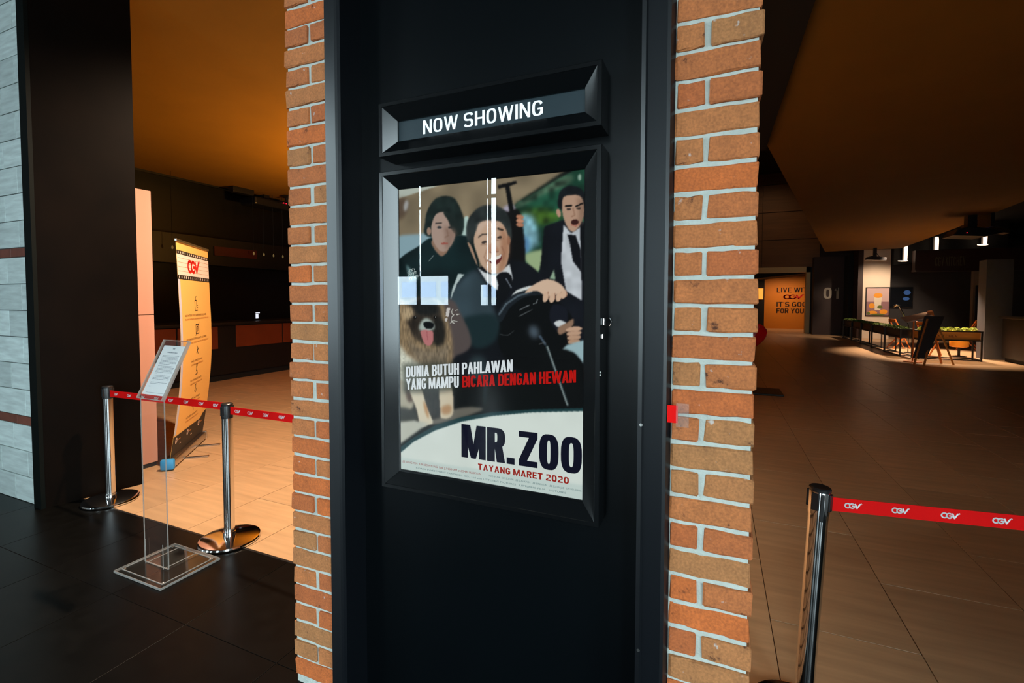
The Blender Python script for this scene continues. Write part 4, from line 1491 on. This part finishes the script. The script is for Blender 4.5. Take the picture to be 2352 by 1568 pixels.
bl_.add([BPt(0, .10, .0016), BPt(BL, .10, .0016), BPt(BL, .34, .0016), BPt(BL * .97, .345, .0016), BPt(BL * .88, .325, .0016), BPt(BL * .80, .285, .0016), BPt(0, .285, .0016)], [tuple(range(7))])
foot = bl_.build('dark_footer', INK, ru, fix=False)
for u, z in ((.09, .235), (.22, .16), (.40, .235), (.53, .165), (.74, .245)):
    polys_mesh(strokes(arc(u, z, .018, .022, 0, 360, 10), .014), lambda a, b: BPt(a, b, .0024), 'round_icon', BANWHITE, foot)
    polys_mesh([rc(u + .04, z - .006, u + .11, z + .006)], lambda a, b: BPt(a, b, .0024), 'footer_text', FINEINK, foot)
ICON = dict(
    cup=strokes([(0, 0), (.02, 1), (.55, 1), (.55, .3)], .09) + strokes([(0, 0), (.8, 0)], .09) + strokes([(.3, 1), (.38, 1.35), (.5, 1.4)], .08) + strokes([(.6, 0), (.6, .5), (.85, .5)], .07) + strokes([(.6, .25), (.85, .25)], .07),
    camera=strokes([(0, 0), (0, .9), (.9, .9), (.9, 0), (0, 0)], .09) + strokes(arc(.45, .45, .22, .25, 0, 360), .08) + strokes([(-.1, -.2), (1, 1.1)], .07),
    smoke=strokes([(.2, 1.2), (.6, .8), (.3, .6), (.7, .2)], .1) + strokes([(.1, .3), (.9, .9)], .1),
    seat=strokes([(.2, 1), (.2, .4), (.6, .4), (.6, 0)], .1) + strokes(arc(.4, 1.1, .18, .18, 0, 360), .08) + strokes([(0, 0), (.8, .1)], .09),
    pet=strokes([(.1, .9), (.5, 1.1), (.5, .6), (.2, .3), (.6, .1)], .1) + strokes([(.7, .2), (.8, .5)], .1),
    shoe=strokes([(.3, 1.2), (.7, .9), (.3, .5), (.6, 0)], .1) + strokes([(.1, .4), (.5, .7)], .08))
RULES = [('cup', 1.44, 'NO OUTSIDE FOOD & BEVERAGE ALLOWED', 'DILARANG MEMBAWA MAKANAN DAN MINUMAN DARI LUAR'),
         ('camera', 1.21, 'RECORDING DEVICES NOT ALLOWED', 'DILARANG MEREKAM DALAM BIOSKOP'),
         ('smoke', .99, 'NO SMOKING', 'DILARANG MEROKOK'), ('seat', .80, 'NO CHANGING SEATS', 'DILARANG PINDAH KURSI'),
         ('pet', .61, 'NO PETS ALLOWED', 'DILARANG MEMBAWA HEWAN'), ('shoe', .44, 'NO FEET ON SEATS', 'DILARANG MENAIKKAN KAKI')]
for k, (ic, z, t1, t2) in enumerate(RULES):
    sz = .10 if k < 2 else .085
    polys_mesh([[(.43 + x * sz, z + y * sz) for x, y in p] for p in ICON[ic]], lambda a, b: BPt(a, b, .002), 'icon', INK, ru)
    wl_ = .66 if k == 0 else (.62 if k == 1 else .34)
    small_text(t1, .028, lambda u, v, z=z, wl_=wl_: BPt(.46 - wl_ / 2 + u, z - .055 + v, .002), BROWNINK, ru, width=wl_)
    small_text(t2, .024, lambda u, v, z=z, wl_=wl_: BPt(.46 - wl_ / 2 + u, z - .090 + v, .002), FINEINK, ru, width=wl_ * 1.1)
Mb = Matrix((bu, -bn, Vector((0, 0, 1)))).transposed().to_4x4()
Mb.translation = BN
MB().box(.0, BL, -.05, .05, .012, .095, Mb).build('base_housing', SATIN, ru, bevel=.02, smooth=True)
MB().box(-.055, .0, -.055, .055, .008, .105, Mb).build('end_cap', BLUECAP, ru, bevel=.018, smooth=True)
MB().box(BL, BL + .02, -.052, .052, .01, .10, Mb).build('end_cap', SATIN, ru, bevel=.01)
MB().box(-.01, BL + .01, -bow(BT) - .012, -bow(BT) + .008, BT - .004, BT + .018, Mb).build('top_rail', SATIN, ru, bevel=.003)
for u in (.28, .68):
    MB().box(u, u + .035, -.24, .12, .002, .012, Mb).build('foot', SATIN, ru, bevel=.003)
MB().tube([BN + bu * BL / 2 - bn * .03 + Vector((0, 0, .05)), BN + bu * BL / 2 - bn * .02 + Vector((0, 0, BT - .1)), BN + bu * BL / 2 + bn * (bow(BT) - .008) + Vector((0, 0, BT))], .008).build('support_pole', SATIN, ru)

# ================================================================ LEFT HALL
ds = thing('display_column', 'tall glossy cream panel column standing behind the dark brown jamb', 'column', (-5.0, 2.55, 0))
MB().box(-5.25, -4.775, 2.385, 2.70, .04, 1.405).build('lower_panel', CREAM, ds, bevel=.003)
MB().box(-5.25, -4.775, 2.385, 2.70, 1.41, 2.54).build('upper_panel', CREAM, ds, bevel=.003)
MB().box(-5.24, -4.785, 2.395, 2.69, 0, .04).build('plinth', PLASTIC, ds)

tc = thing('ticket_counter', 'long dark counter with brown front panels along the left hall', 'counter', (-8.9, 7, 0))
MB().box(-9.4, -8.62, 3.0, 14.0, .12, 1.06).build('body', BLACK, tc)
MB().box(-9.4, -8.66, 3.0, 14.0, 0, .12).build('kick', VOID, tc)
MB().box(-9.45, -8.56, 2.95, 14.05, 1.06, 1.11).build('worktop', BLACK, tc, bevel=.006)
for k in range(10):
    y = 3.05 + k * 1.09
    MB().box(-8.62, -8.60, y, y + (1.06 if k % 2 else .72), .62, 1.04).build('front_panel', COUNTER, tc, bevel=.003)
struct(MB().box(-11.2, -11.0, 2.0, 26, 0, 4.4).build('wall_hall_left', BLACK))
sg = thing('menu_fascia', 'dark red unlit fascia board above the left counter', 'sign', (-10, 8, 2.4))
MB().box(-10.4, -10.2, 4.0, 13.0, 2.30, 2.9).build('board', BLACK, sg)
MB().box(-10.33, -10.27, 4.5, 4.6, 2.9, 4.3).box(-10.33, -10.27, 12.0, 12.1, 2.9, 4.3).build('hanger', BLACK, sg)
MB().box(-10.2, -10.17, 7.0, 8.05, 2.52, 2.72).build('red_band', REDDARK, sg)
for k, (y, z) in enumerate([(6.02, 2.58)] + [(7.83 + .27 * j, 2.62 - .002 * j) for j in range(5)]):
    b = thing('pendant_bulb', ['dim amber bulb hanging alone left of the banner', 'dim amber bulb hanging right of the banner, first of the row of five', 'dim amber bulb, second of the row of five right of the banner', 'dim amber bulb in the middle of the row of five right of the banner', 'dim amber bulb, fourth of the row of five right of the banner', 'dim amber bulb beside the brick edge, last of the row of five'][k], 'bulb', (-10.0, y, z), 'dim bulbs above the left counter')
    MB().lathe([(.004, .05), (.016, .03), (.02, 0), (.014, -.02), (.003, -.028)], (-10.0, y, z), 12).build('glass', BULB, b, smooth=True)
    MB().tube([(-10.0, y, z + .04), (-10.0, y, 4.3)], .004, 5).build('cord', BLACK, b)
mn = thing('counter_monitor', 'small lit white screen on the left counter', 'monitor', (-8.8, 6.8, 1.11))
MB().box(-8.84, -8.76, 6.9, 7.0, 1.11, 1.13).build('stand', PLASTIC, mn)
M = Matrix.Translation((-8.8, 6.94, 1.21)) @ Matrix.Rotation(R(14), 4, 'Z')
MB().box(-.012, .012, -.075, .075, -.075, .085, M).build('housing', PLASTIC, mn, bevel=.004)
MB().box(.0125, .014, -.06, .02, -.055, .04, M).box(.0125, .014, -.06, .065, .052, .068, M).build('screen', SCREENWHITE, mn)
cc = thing('ceiling_projector', 'dark projector under the left ceiling edge with two red lights', 'projector', (-7.9, 6.3, 3.3))
MB().box(-8.0, -7.6, 6.0, 6.75, 3.26, 3.40).build('housing', PLASTIC, cc, bevel=.03)
MB().box(-7.85, -7.75, 6.3, 6.42, 3.40, 3.5).build('mount', PLASTIC, cc)
MB().box(-7.75, -7.62, 5.6, 6.0, 3.40, 3.50).build('bracket', PLASTIC, cc, bevel=.01)
for y in (6.60, 6.66):
    MB().lathe([(.002, -.008), (.011, -.004), (.011, .004), (.002, .008)], (-7.592, y, 3.385), 10).build('red_light', LEDRED, cc)
def push_back(root, k):
    """move a ceiling fitting away from the doorway to the higher ceiling"""
    c = Vector((0, 0, 1.55))
    for o in root.children:
        for v in o.data.vertices:
            v.co = c + (v.co - c) * k
    l0 = root.location.copy()
    root.location = c + (l0 - c) * k
    for o in root.children:
        o.matrix_parent_inverse = Matrix.Translation(root.location).inverted()


push_back(cc, 1.3077)
sp = thing('sprinkler_head', 'small dark fitting on the orange left ceiling by the projector', 'fitting', (-7.4, 6.9, 3.48))
MB().lathe([(.09, 3.495), (.10, 3.47), (.05, 3.45)], (-7.45, 6.55, 0), 16).build('rose', PLASTIC, sp)
MB().lathe([(.03, 3.45), (.035, 3.39), (.01, 3.38)], (-7.45, 6.55, 0), 12).build('head', PLASTIC, sp)

push_back(sp, 1.3077)

# ================================================================ RIGHT HALL
# heart sign on a post
hx, hy = .47, 8.95
ht = thing('heart_sign', 'glossy red heart on a post behind the right brick strip', 'sign', (hx, hy, 0))
hp_ = []
for i in range(40):
    t = 2 * math.pi * i / 40
    hp_.append((hx + .0205 * 16 * math.sin(t) ** 3, .92 + .0205 * (13 * math.cos(t) - 5 * math.cos(2 * t) - 2 * math.cos(3 * t) - math.cos(4 * t))))
MB().prism(hp_, hy - .07, hy + .07).build('heart', GLOSSRED, ht, bevel=.03, smooth=True)
MB().lathe([(.02, .03), (.02, .6)], (hx, hy, 0), 12).build('post', SATIN, ht)
MB().box(.05, 1.03, 8.62, 9.22, .002, .03).build('base_plate', BLACK, ht, bevel=.008)

# kitchen front
kp = struct(MB().box(5.47, 6.42, 23.4, 23.9, 0, 3.6).build('wall_kitchen_end', WALLWHITE), 'lit cream end wall of the kitchen holding the drink picture')
struct(MB().box(6.42, 14, 24.6, 24.8, 0, 4.6).build('wall_kitchen', DIMGREY))
struct(MB().box(5.3, 5.47, 23.2, 23.9, 0, 3.6).build('trim_4', DKBROWN))
struct(MB().box(6.2, 14, 23.9, 33, 3.9, 4.1).box(6.2, 14, 1.85, 24.6, 4.5, 4.6).build('ceiling_kitchen', VOID))
dp = thing('drink_picture', 'framed picture of a cold orange drink on the lit cream wall', 'picture', (6.02, 23.39, .93))
fr = MB()
for x0, x1, z0, z1 in ((5.615, 6.425, .915, .945), (5.615, 6.425, 2.055, 2.085), (5.615, 5.645, .945, 2.055), (6.395, 6.425, .945, 2.055)):
    fr.box(x0, x1, 23.36, 23.4, z0, z1)
fr.build('frame', PLASTIC, dp)
pr = MB().box(5.645, 6.395, 23.385, 23.395, .945, 2.055).build('print', DRINKBG, dp)
D_ = lambda y: (lambda u, v: (u, y, v))
polys_mesh([rc(5.645, .945, 6.395, 1.5)], D_(23.384), 'table_shape', DRINKTAB, pr)
polys_mesh([[(5.93, 1.15), (6.12, 1.15), (6.16, 1.68), (5.90, 1.68)]], D_(23.383), 'cup_shape', DRINKCUP, pr)
polys_mesh([ell(6.03, 1.75, .15, .10)], D_(23.382), 'froth_shape', DRINKOR, pr)
polys_mesh([ell(5.83, 1.33, .10, .11), ell(5.86, 1.05, .16, .08), ell(6.22, 1.09, .13, .10)], D_(23.382), 'orange_shape', DRINKOR, pr)
polys_mesh([ell(6.10, 1.28, .09, .07), ell(5.72, 1.02, .06, .06), ell(6.03, .98, .25, .035)], D_(23.3815), 'leaf_shape', DRINKGR, pr)
tv = thing('wall_screen', 'dark wall screen with pale blue patches right of the drink picture', 'screen', (6.95, 24.5, 1.3))
MB().box(6.62, 7.50, 24.5, 24.6, 1.25, 2.12).build('housing', PLASTIC, tv, bevel=.01)
MB().box(6.65, 7.47, 24.49, 24.5, 1.28, 2.09).build('screen', SCREENDARK, tv)
polys_mesh([ell(7.30, 1.88, .12, .10), ell(7.27, 1.62, .12, .07)], D_(24.488), 'blue_patch', SCREENBLUE, tv)
ks = thing('kitchen_fascia', 'dark brown fascia board lettered CGV KITCHEN', 'sign', (8.5, 22.6, 2.7))
MB().box(6.95, 13.5, 22.6, 22.9, 2.72, 3.45).build('board', DKBROWN, ks)
MB().box(6.95, 13.5, 22.55, 22.95, 2.64, 2.72).build('lip', DKBROWN, ks)
SGN = mat('unlit_sign_letters', srgb(92, 92, 70), .5)
block('CGV KITCHEN', 7.55, 8.42, 2.84, 3.18, D_(22.595), SGN, ks, w=.42, t=.13, h=.13, gap=.12)
for k, (x, z, h_) in enumerate(((6.74, 3.10, .62), (7.68, 3.36, .60), (9.08, 3.62, .40))):
    dl = thing('wall_lamp', ['lit tube lamp on the dark beam nearest the cream wall', 'lit tube lamp in the middle of the dark beam', 'lit tube lamp farthest right on the dark beam'][k], 'lamp', (x, 22.9, z), 'tube lamps on the kitchen beam')
    MB().lathe([(.03, z), (.055, z + .02), (.06, z + h_ * .8), (.045, z + h_)], (x, 22.9, 0), 16).build('tube', GLOWWHITE, dl, smooth=True)  # glowing column stands in for a scallop of lamplight on the fascia
    MB().prismz([(x - .27, 22.78), (x + .05, 22.80), (x + .05, 22.98), (x - .1, 22.96)], z - .035, z - .005).build('lip', GLOWWHITE, dl)  # ledge glows to show the lamplight caught on it
    MB().box(x - .08, x + .08, 22.98, 23.1, z - .05, z + h_ + .05).build('back_plate', PLASTIC, dl)
struct(MB().prism([(6.43, 2.95), (9.8, 3.35), (9.8, 4.5), (6.43, 4.2)], 23.1, 23.3).build('trim_5', VOID))
wpn = struct(MB().box(8.95, 9.52, 23.3, 23.5, 0, 3.0).build('wall_partition', mat('dim_cream', srgb(140, 122, 104), .7)))
vs_ = thing('violet_screen', 'tall dark screen glowing violet on the right partition', 'screen', (9.2, 23.29, .8))
MB().box(9.0, 9.40, 23.26, 23.295, .75, 2.13).build('housing', PLASTIC, vs_, bevel=.01)
polys_mesh([ell(9.25, 1.70, .10, .20), ell(9.18, 1.45, .06, .14)], D_(23.258), 'violet_glow', SCREENVIOLET, vs_)
polys_mesh([ell(9.28, 1.38, .06, .12)], D_(23.2575), 'pink_glow', SCREENPINK, vs_)
polys_mesh(strokes(arc(9.24, 2.03, .10, .05, 200, 350), .025), D_(23.257), 'white_arc', SCREENWHITE, vs_)
struct(MB().box(6.52, 7.05, 16.3, 16.7, 0, 2.62).build('wall_column', mat('blue_grey_column', srgb(96, 98, 102), .6, noise=.06)), 'plain blue-grey column to the right of the planters')
dk = thing('dark_counter', 'dark counter block at the right edge beyond the grey column', 'counter', (8.0, 14.8, 0))
MB().box(6.75, 10, 13.6, 16.0, .1, 1.1).build('body', BLACK, dk)
MB().box(6.68, 10, 13.55, 16.05, 1.1, 1.16).build('worktop', BLACK, dk, bevel=.006)
MB().box(6.8, 10, 13.65, 15.95, 0, .1).build('kick', VOID, dk)
MB().box(9.5, 9.7, 12, 20, 1.16, 4.4).build('back_board', BLACK, dk)

# planters: steel frames with boxes of leaves


def leaf_ball(r, seed, n=22, flat=.62):
    rd = random.Random(seed)
    mb = MB()
    for i in range(n):
        a = rd.uniform(0, 2 * math.pi)
        el = rd.uniform(.05, 1.35)
        d = Vector((math.cos(a) * math.cos(el), math.sin(a) * math.cos(el), math.sin(el) * flat))
        s_ = r * rd.uniform(.35, .55)
        c = d * r * .75
        t = Vector((-math.sin(a), math.cos(a), 0))
        u = d.cross(t).normalized()
        u = (u + d * rd.uniform(-.5, .8)).normalized()
        mb.add([c - t * s_ * .5 - u * s_ * .3, c + t * s_ * .5 - u * s_ * .3, c + t * s_ * .62 + u * s_ * .3 + d * s_ * .2, c + u * s_ * .75 + d * s_ * .05, c - t * s_ * .62 + u * s_ * .3 + d * s_ * .2, c + u * s_ * .15 - d * s_ * .18],
               [(0, 1, 5), (1, 2, 5), (2, 3, 5), (3, 4, 5), (4, 0, 5)])
    return mb


def planter(x0, x1, y0, y1, label, legs, boxmat, group=None):
    p = thing('planter', label, 'planter', ((x0 + x1) / 2, (y0 + y1) / 2, 0), group)
    MB().box(x0 + .02, x1 - .02, y0 + .02, y1 - .02, .53, .745).build('trough', boxmat, p)
    f = MB()
    for z in (.755, .525, .03):
        f.bar((x0, y0, z), (x1, y0, z), .03, .03).bar((x0, y1, z), (x1, y1, z), .03, .03)
        f.bar((x0, y0, z), (x0, y1, z), .03, .03).bar((x1, y0, z), (x1, y1, z), .03, .03)
    f.build('frame', STEELBLACK, p)
    for lx, ly in legs:
        MB().bar((lx, ly, .0), (lx, ly, .77), .032, .032).build('leg', STEELBLACK, p)
    return p


fp = planter(4.93, 6.2, 15.6, 16.05, 'short planter with plywood front and bright lettuces, facing the camera', [(4.93, 15.6), (6.2, 15.6), (4.93, 16.05), (6.2, 16.05)], PLYWOOD)
block('KITCHEN', 5.33, 5.72, .60, .66, D_(15.618), BROWNINK, fp, w=.42, t=.1, h=.1, gap=.12)
ls = [leaf_ball(.105, s_, 30, 1.0).mesh('lettuce', LEAF, fix=False) for s_ in range(3)]
for i in range(8):
    for j in range(2):
        o = inst(ls[(i + j) % 3], 'lettuce', None, (5.02 + i * .15 + (.05 if j else 0), 15.70 + j * .22, .75), (0, 0, random.uniform(0, 6)), (1, 1, random.uniform(.9, 1.25)))
        tag(o, 'bright lettuce head growing in the short plywood planter', 'lettuce', 'lettuces in the short planter')
for k in range(5):
    y0 = 16.16 + k * 1.40
    y1 = y0 + 1.33
    pl = planter(4.70 + .03 * k, 4.98 + .02 * k, y0, y1, ['planter of low dark green leaves in the long row, nearest the camera', 'planter of low dark green leaves, second in the long row', 'planter of low dark green leaves, middle of the long row', 'planter of low dark green leaves, fourth in the long row', 'planter of low dark green leaves at the far end of the row'][k],
                 [(4.70 + .03 * k, y0), (4.98 + .02 * k, y0), (4.70 + .03 * k, y1), (4.98 + .02 * k, y1)], BLACK, 'planters in the long row')
    fo = MB()
    for q_ in range(60):
        b = leaf_ball(.085, 100 + k * 60 + q_, 9, .9)
        ox, oy = random.uniform(4.72 + .03 * k, 4.95 + .02 * k), random.uniform(y0 + .03, y1 - .03)
        fo.add([(v[0] + ox, v[1] + oy, v[2] + .75) for v in b.v], b.f)
    fo.build('foliage', LEAFDARK, pl, fix=False)['kind'] = 'stuff'

# stand with tilted menu card, and the A-board in front of it
ms = thing('menu_stand', 'pole stand with a tilted pale menu card beside the planters', 'stand', (4.58, 14.85, 0))
MB().lathe([(.19, .0), (.19, .02), (.03, .035)], (4.58, 14.85, 0), 24).build('base', WOOD, ms)
MB().lathe([(.018, .03), (.018, 1.06)], (4.58, 14.85, 0), 10).build('pole', WOOD, ms)
Mm = Matrix.Translation((4.62, 14.8, 1.13)) @ Matrix.Rotation(R(-16), 4, 'Y') @ Matrix.Rotation(R(14), 4, 'X')
MB().box(-.27, .27, -.20, .20, -.012, .012, Mm).build('menu_card', mat('menu_card_pale', srgb(206, 170, 146), .5), ms)
MB().box(.24, .33, -.05, .05, -.05, .08, Mm).build('clamp', WOOD, ms)
ab = thing('sandwich_board', 'dark A-shaped board on wooden legs before the short planter', 'sign board', (4.78, 14.35, 0))
A1, A2 = Vector((4.49, 14.2, .17)), Vector((4.83, 14.5, 1.17))
bd = MB()
e_ = Vector((.19, -.06, 0))
v4 = [A1 - e_ * .5, A1 + e_ * .75, A2 + e_ * 1.1, A2 - e_ * .7]
nn = Vector((.0, .03, -.012))
bd.add(v4 + [p + nn for p in v4], [(0, 1, 2, 3), (7, 6, 5, 4), (0, 4, 5, 1), (1, 5, 6, 2), (2, 6, 7, 3), (3, 7, 4, 0)])
bd.build('board', BOARD, ab)
for a, b in (((4.40, 14.17, 0), (4.74, 14.50, 1.1)), ((4.56, 14.07, 0), (4.80, 14.42, .75)), ((5.28, 14.55, 0), (4.90, 14.53, 1.1)), ((5.12, 14.75, 0), (4.82, 14.60, 1.1))):
    MB().bar(a, b, .035, .03).build('leg', WOOD if a[0] < 5.2 else PLYWOOD, ab)
# round stool behind the short planter
so = thing('stool', 'round amber seat on a dark post below the short planter', 'stool', (6.18, 16.75, 0))
MB().lathe([(.15, .27), (.20, .285), (.205, .42), (.19, .45), (.1, .455)], (6.18, 16.75, 0), 24).build('cushion', CUSHION, so, smooth=True)
MB().lathe([(.16, .0), (.16, .02), (.03, .04), (.03, .28)], (6.18, 16.75, 0), 16).build('post', PLASTIC, so)
# folding chairs and a small lamp behind the long row


def wood_chair(x, y, rz, label):
    c = thing('dining_chair', label, 'chair', (x, y, 0), 'wooden chairs in the kitchen')
    M = Matrix.Translation((x, y, 0)) @ Matrix.Rotation(R(rz), 4, 'Z')
    P = lambda *a: M @ Vector(a)
    MB().box(-.2, .2, -.2, .2, .44, .47, M).build('seat', WOOD, c)
    for s_ in (-1, 1):
        MB().bar(P(-.24, .18 * s_, 0), P(.14, .18 * s_, .46), .03, .03).build('leg', WOOD, c)
        MB().bar(P(.24, .18 * s_, 0), P(-.20, .18 * s_, .95), .03, .03).build('leg', WOOD, c)
    MB().bar(P(-.19, -.2, .90), P(-.19, .2, .90), .02, .10).build('backrest', WOOD, c)
    MB().bar(P(-.13, -.2, .70), P(-.13, .2, .70), .02, .05).build('back_slat', WOOD, c)
    return c


wood_chair(5.45, 18.9, 10, 'wooden chair behind the long planter row below the drink picture')
wood_chair(5.55, 16.9, 40, 'wooden chair behind the short planter, left of the amber stool')
wood_chair(7.3, 19.2, 150, 'wooden chair behind the bright lettuces near the grey column')
cl = thing('chrome_lamp', 'bent chrome desk lamp above the far planters', 'lamp', (5.2, 17.4, 0))
MB().lathe([(.10, .0), (.10, .02), (.02, .03)], (5.25, 17.4, 0), 16).build('base', STEELBLACK, cl)
MB().tube([(5.25, 17.4, .02), (5.25, 17.4, .8), (5.14, 17.4, 1.10)], .012).build('post', STEELBLACK, cl)
MB().tube([(5.14, 17.4, 1.08), (5.06, 17.4, 1.25), (5.0, 17.4, 1.40), (4.93, 17.4, 1.41), (4.87, 17.4, 1.36)], .024, 10).build('arm', CHROME, cl, smooth=True)
# ceiling fittings on the right
pj = thing('ceiling_projector', 'big dark projector hanging near the top right corner of the kitchen', 'projector', (5.3, 14, 3.1))
MB().prism([(4.95, 3.03), (5.05, 3.18), (5.25, 3.22), (5.6, 3.16), (5.85, 3.06), (5.5, 2.98)], 13.9, 14.5).build('housing', PLASTIC, pj, bevel=.02)
MB().box(5.28, 5.44, 14.1, 14.3, 3.2, 3.5).build('mount', PLASTIC, pj)
MB().lathe([(.002, -.006), (.010, -.003), (.010, .003), (.002, .006)], (5.19, 13.89, 3.08), 8).build('red_light', LEDRED, pj)
MB().box(5.60, 5.66, 13.9, 14.5, 3.2, 3.5).build('bracket', PLASTIC, pj)
dc = thing('ceiling_duct', 'pale grey duct crossing above the big dark projector', 'duct', (5.9, 15, 3.4))
MB().prism([(5.55, 3.30), (6.35, 3.14), (6.35, 3.24), (5.55, 3.40)], 14.9, 15.2).build('body', mat('dull_zinc', srgb(120, 104, 76), .4, .5), dc)
MB().box(5.85, 5.9, 15.0, 15.1, 3.28, 3.55).build('hanger', PLASTIC, dc)
spx = thing('ceiling_spotlight', 'black spotlight box under the ceiling beside the cream wall', 'spotlight', (5.45, 21.5, 3.2))
MB().prism([(5.13, 3.06), (5.15, 3.16), (5.30, 3.20), (5.75, 3.13), (5.74, 3.02)], 21.4, 21.6).build('housing', PLASTIC, spx, bevel=.01)
MB().box(5.36, 5.46, 21.46, 21.54, 3.17, 3.5).build('mount', PLASTIC, spx)
MB().bar((5.55, 21.5, 3.16), (5.45, 21.5, 3.32), .02, .02).build('arm', PLASTIC, spx)
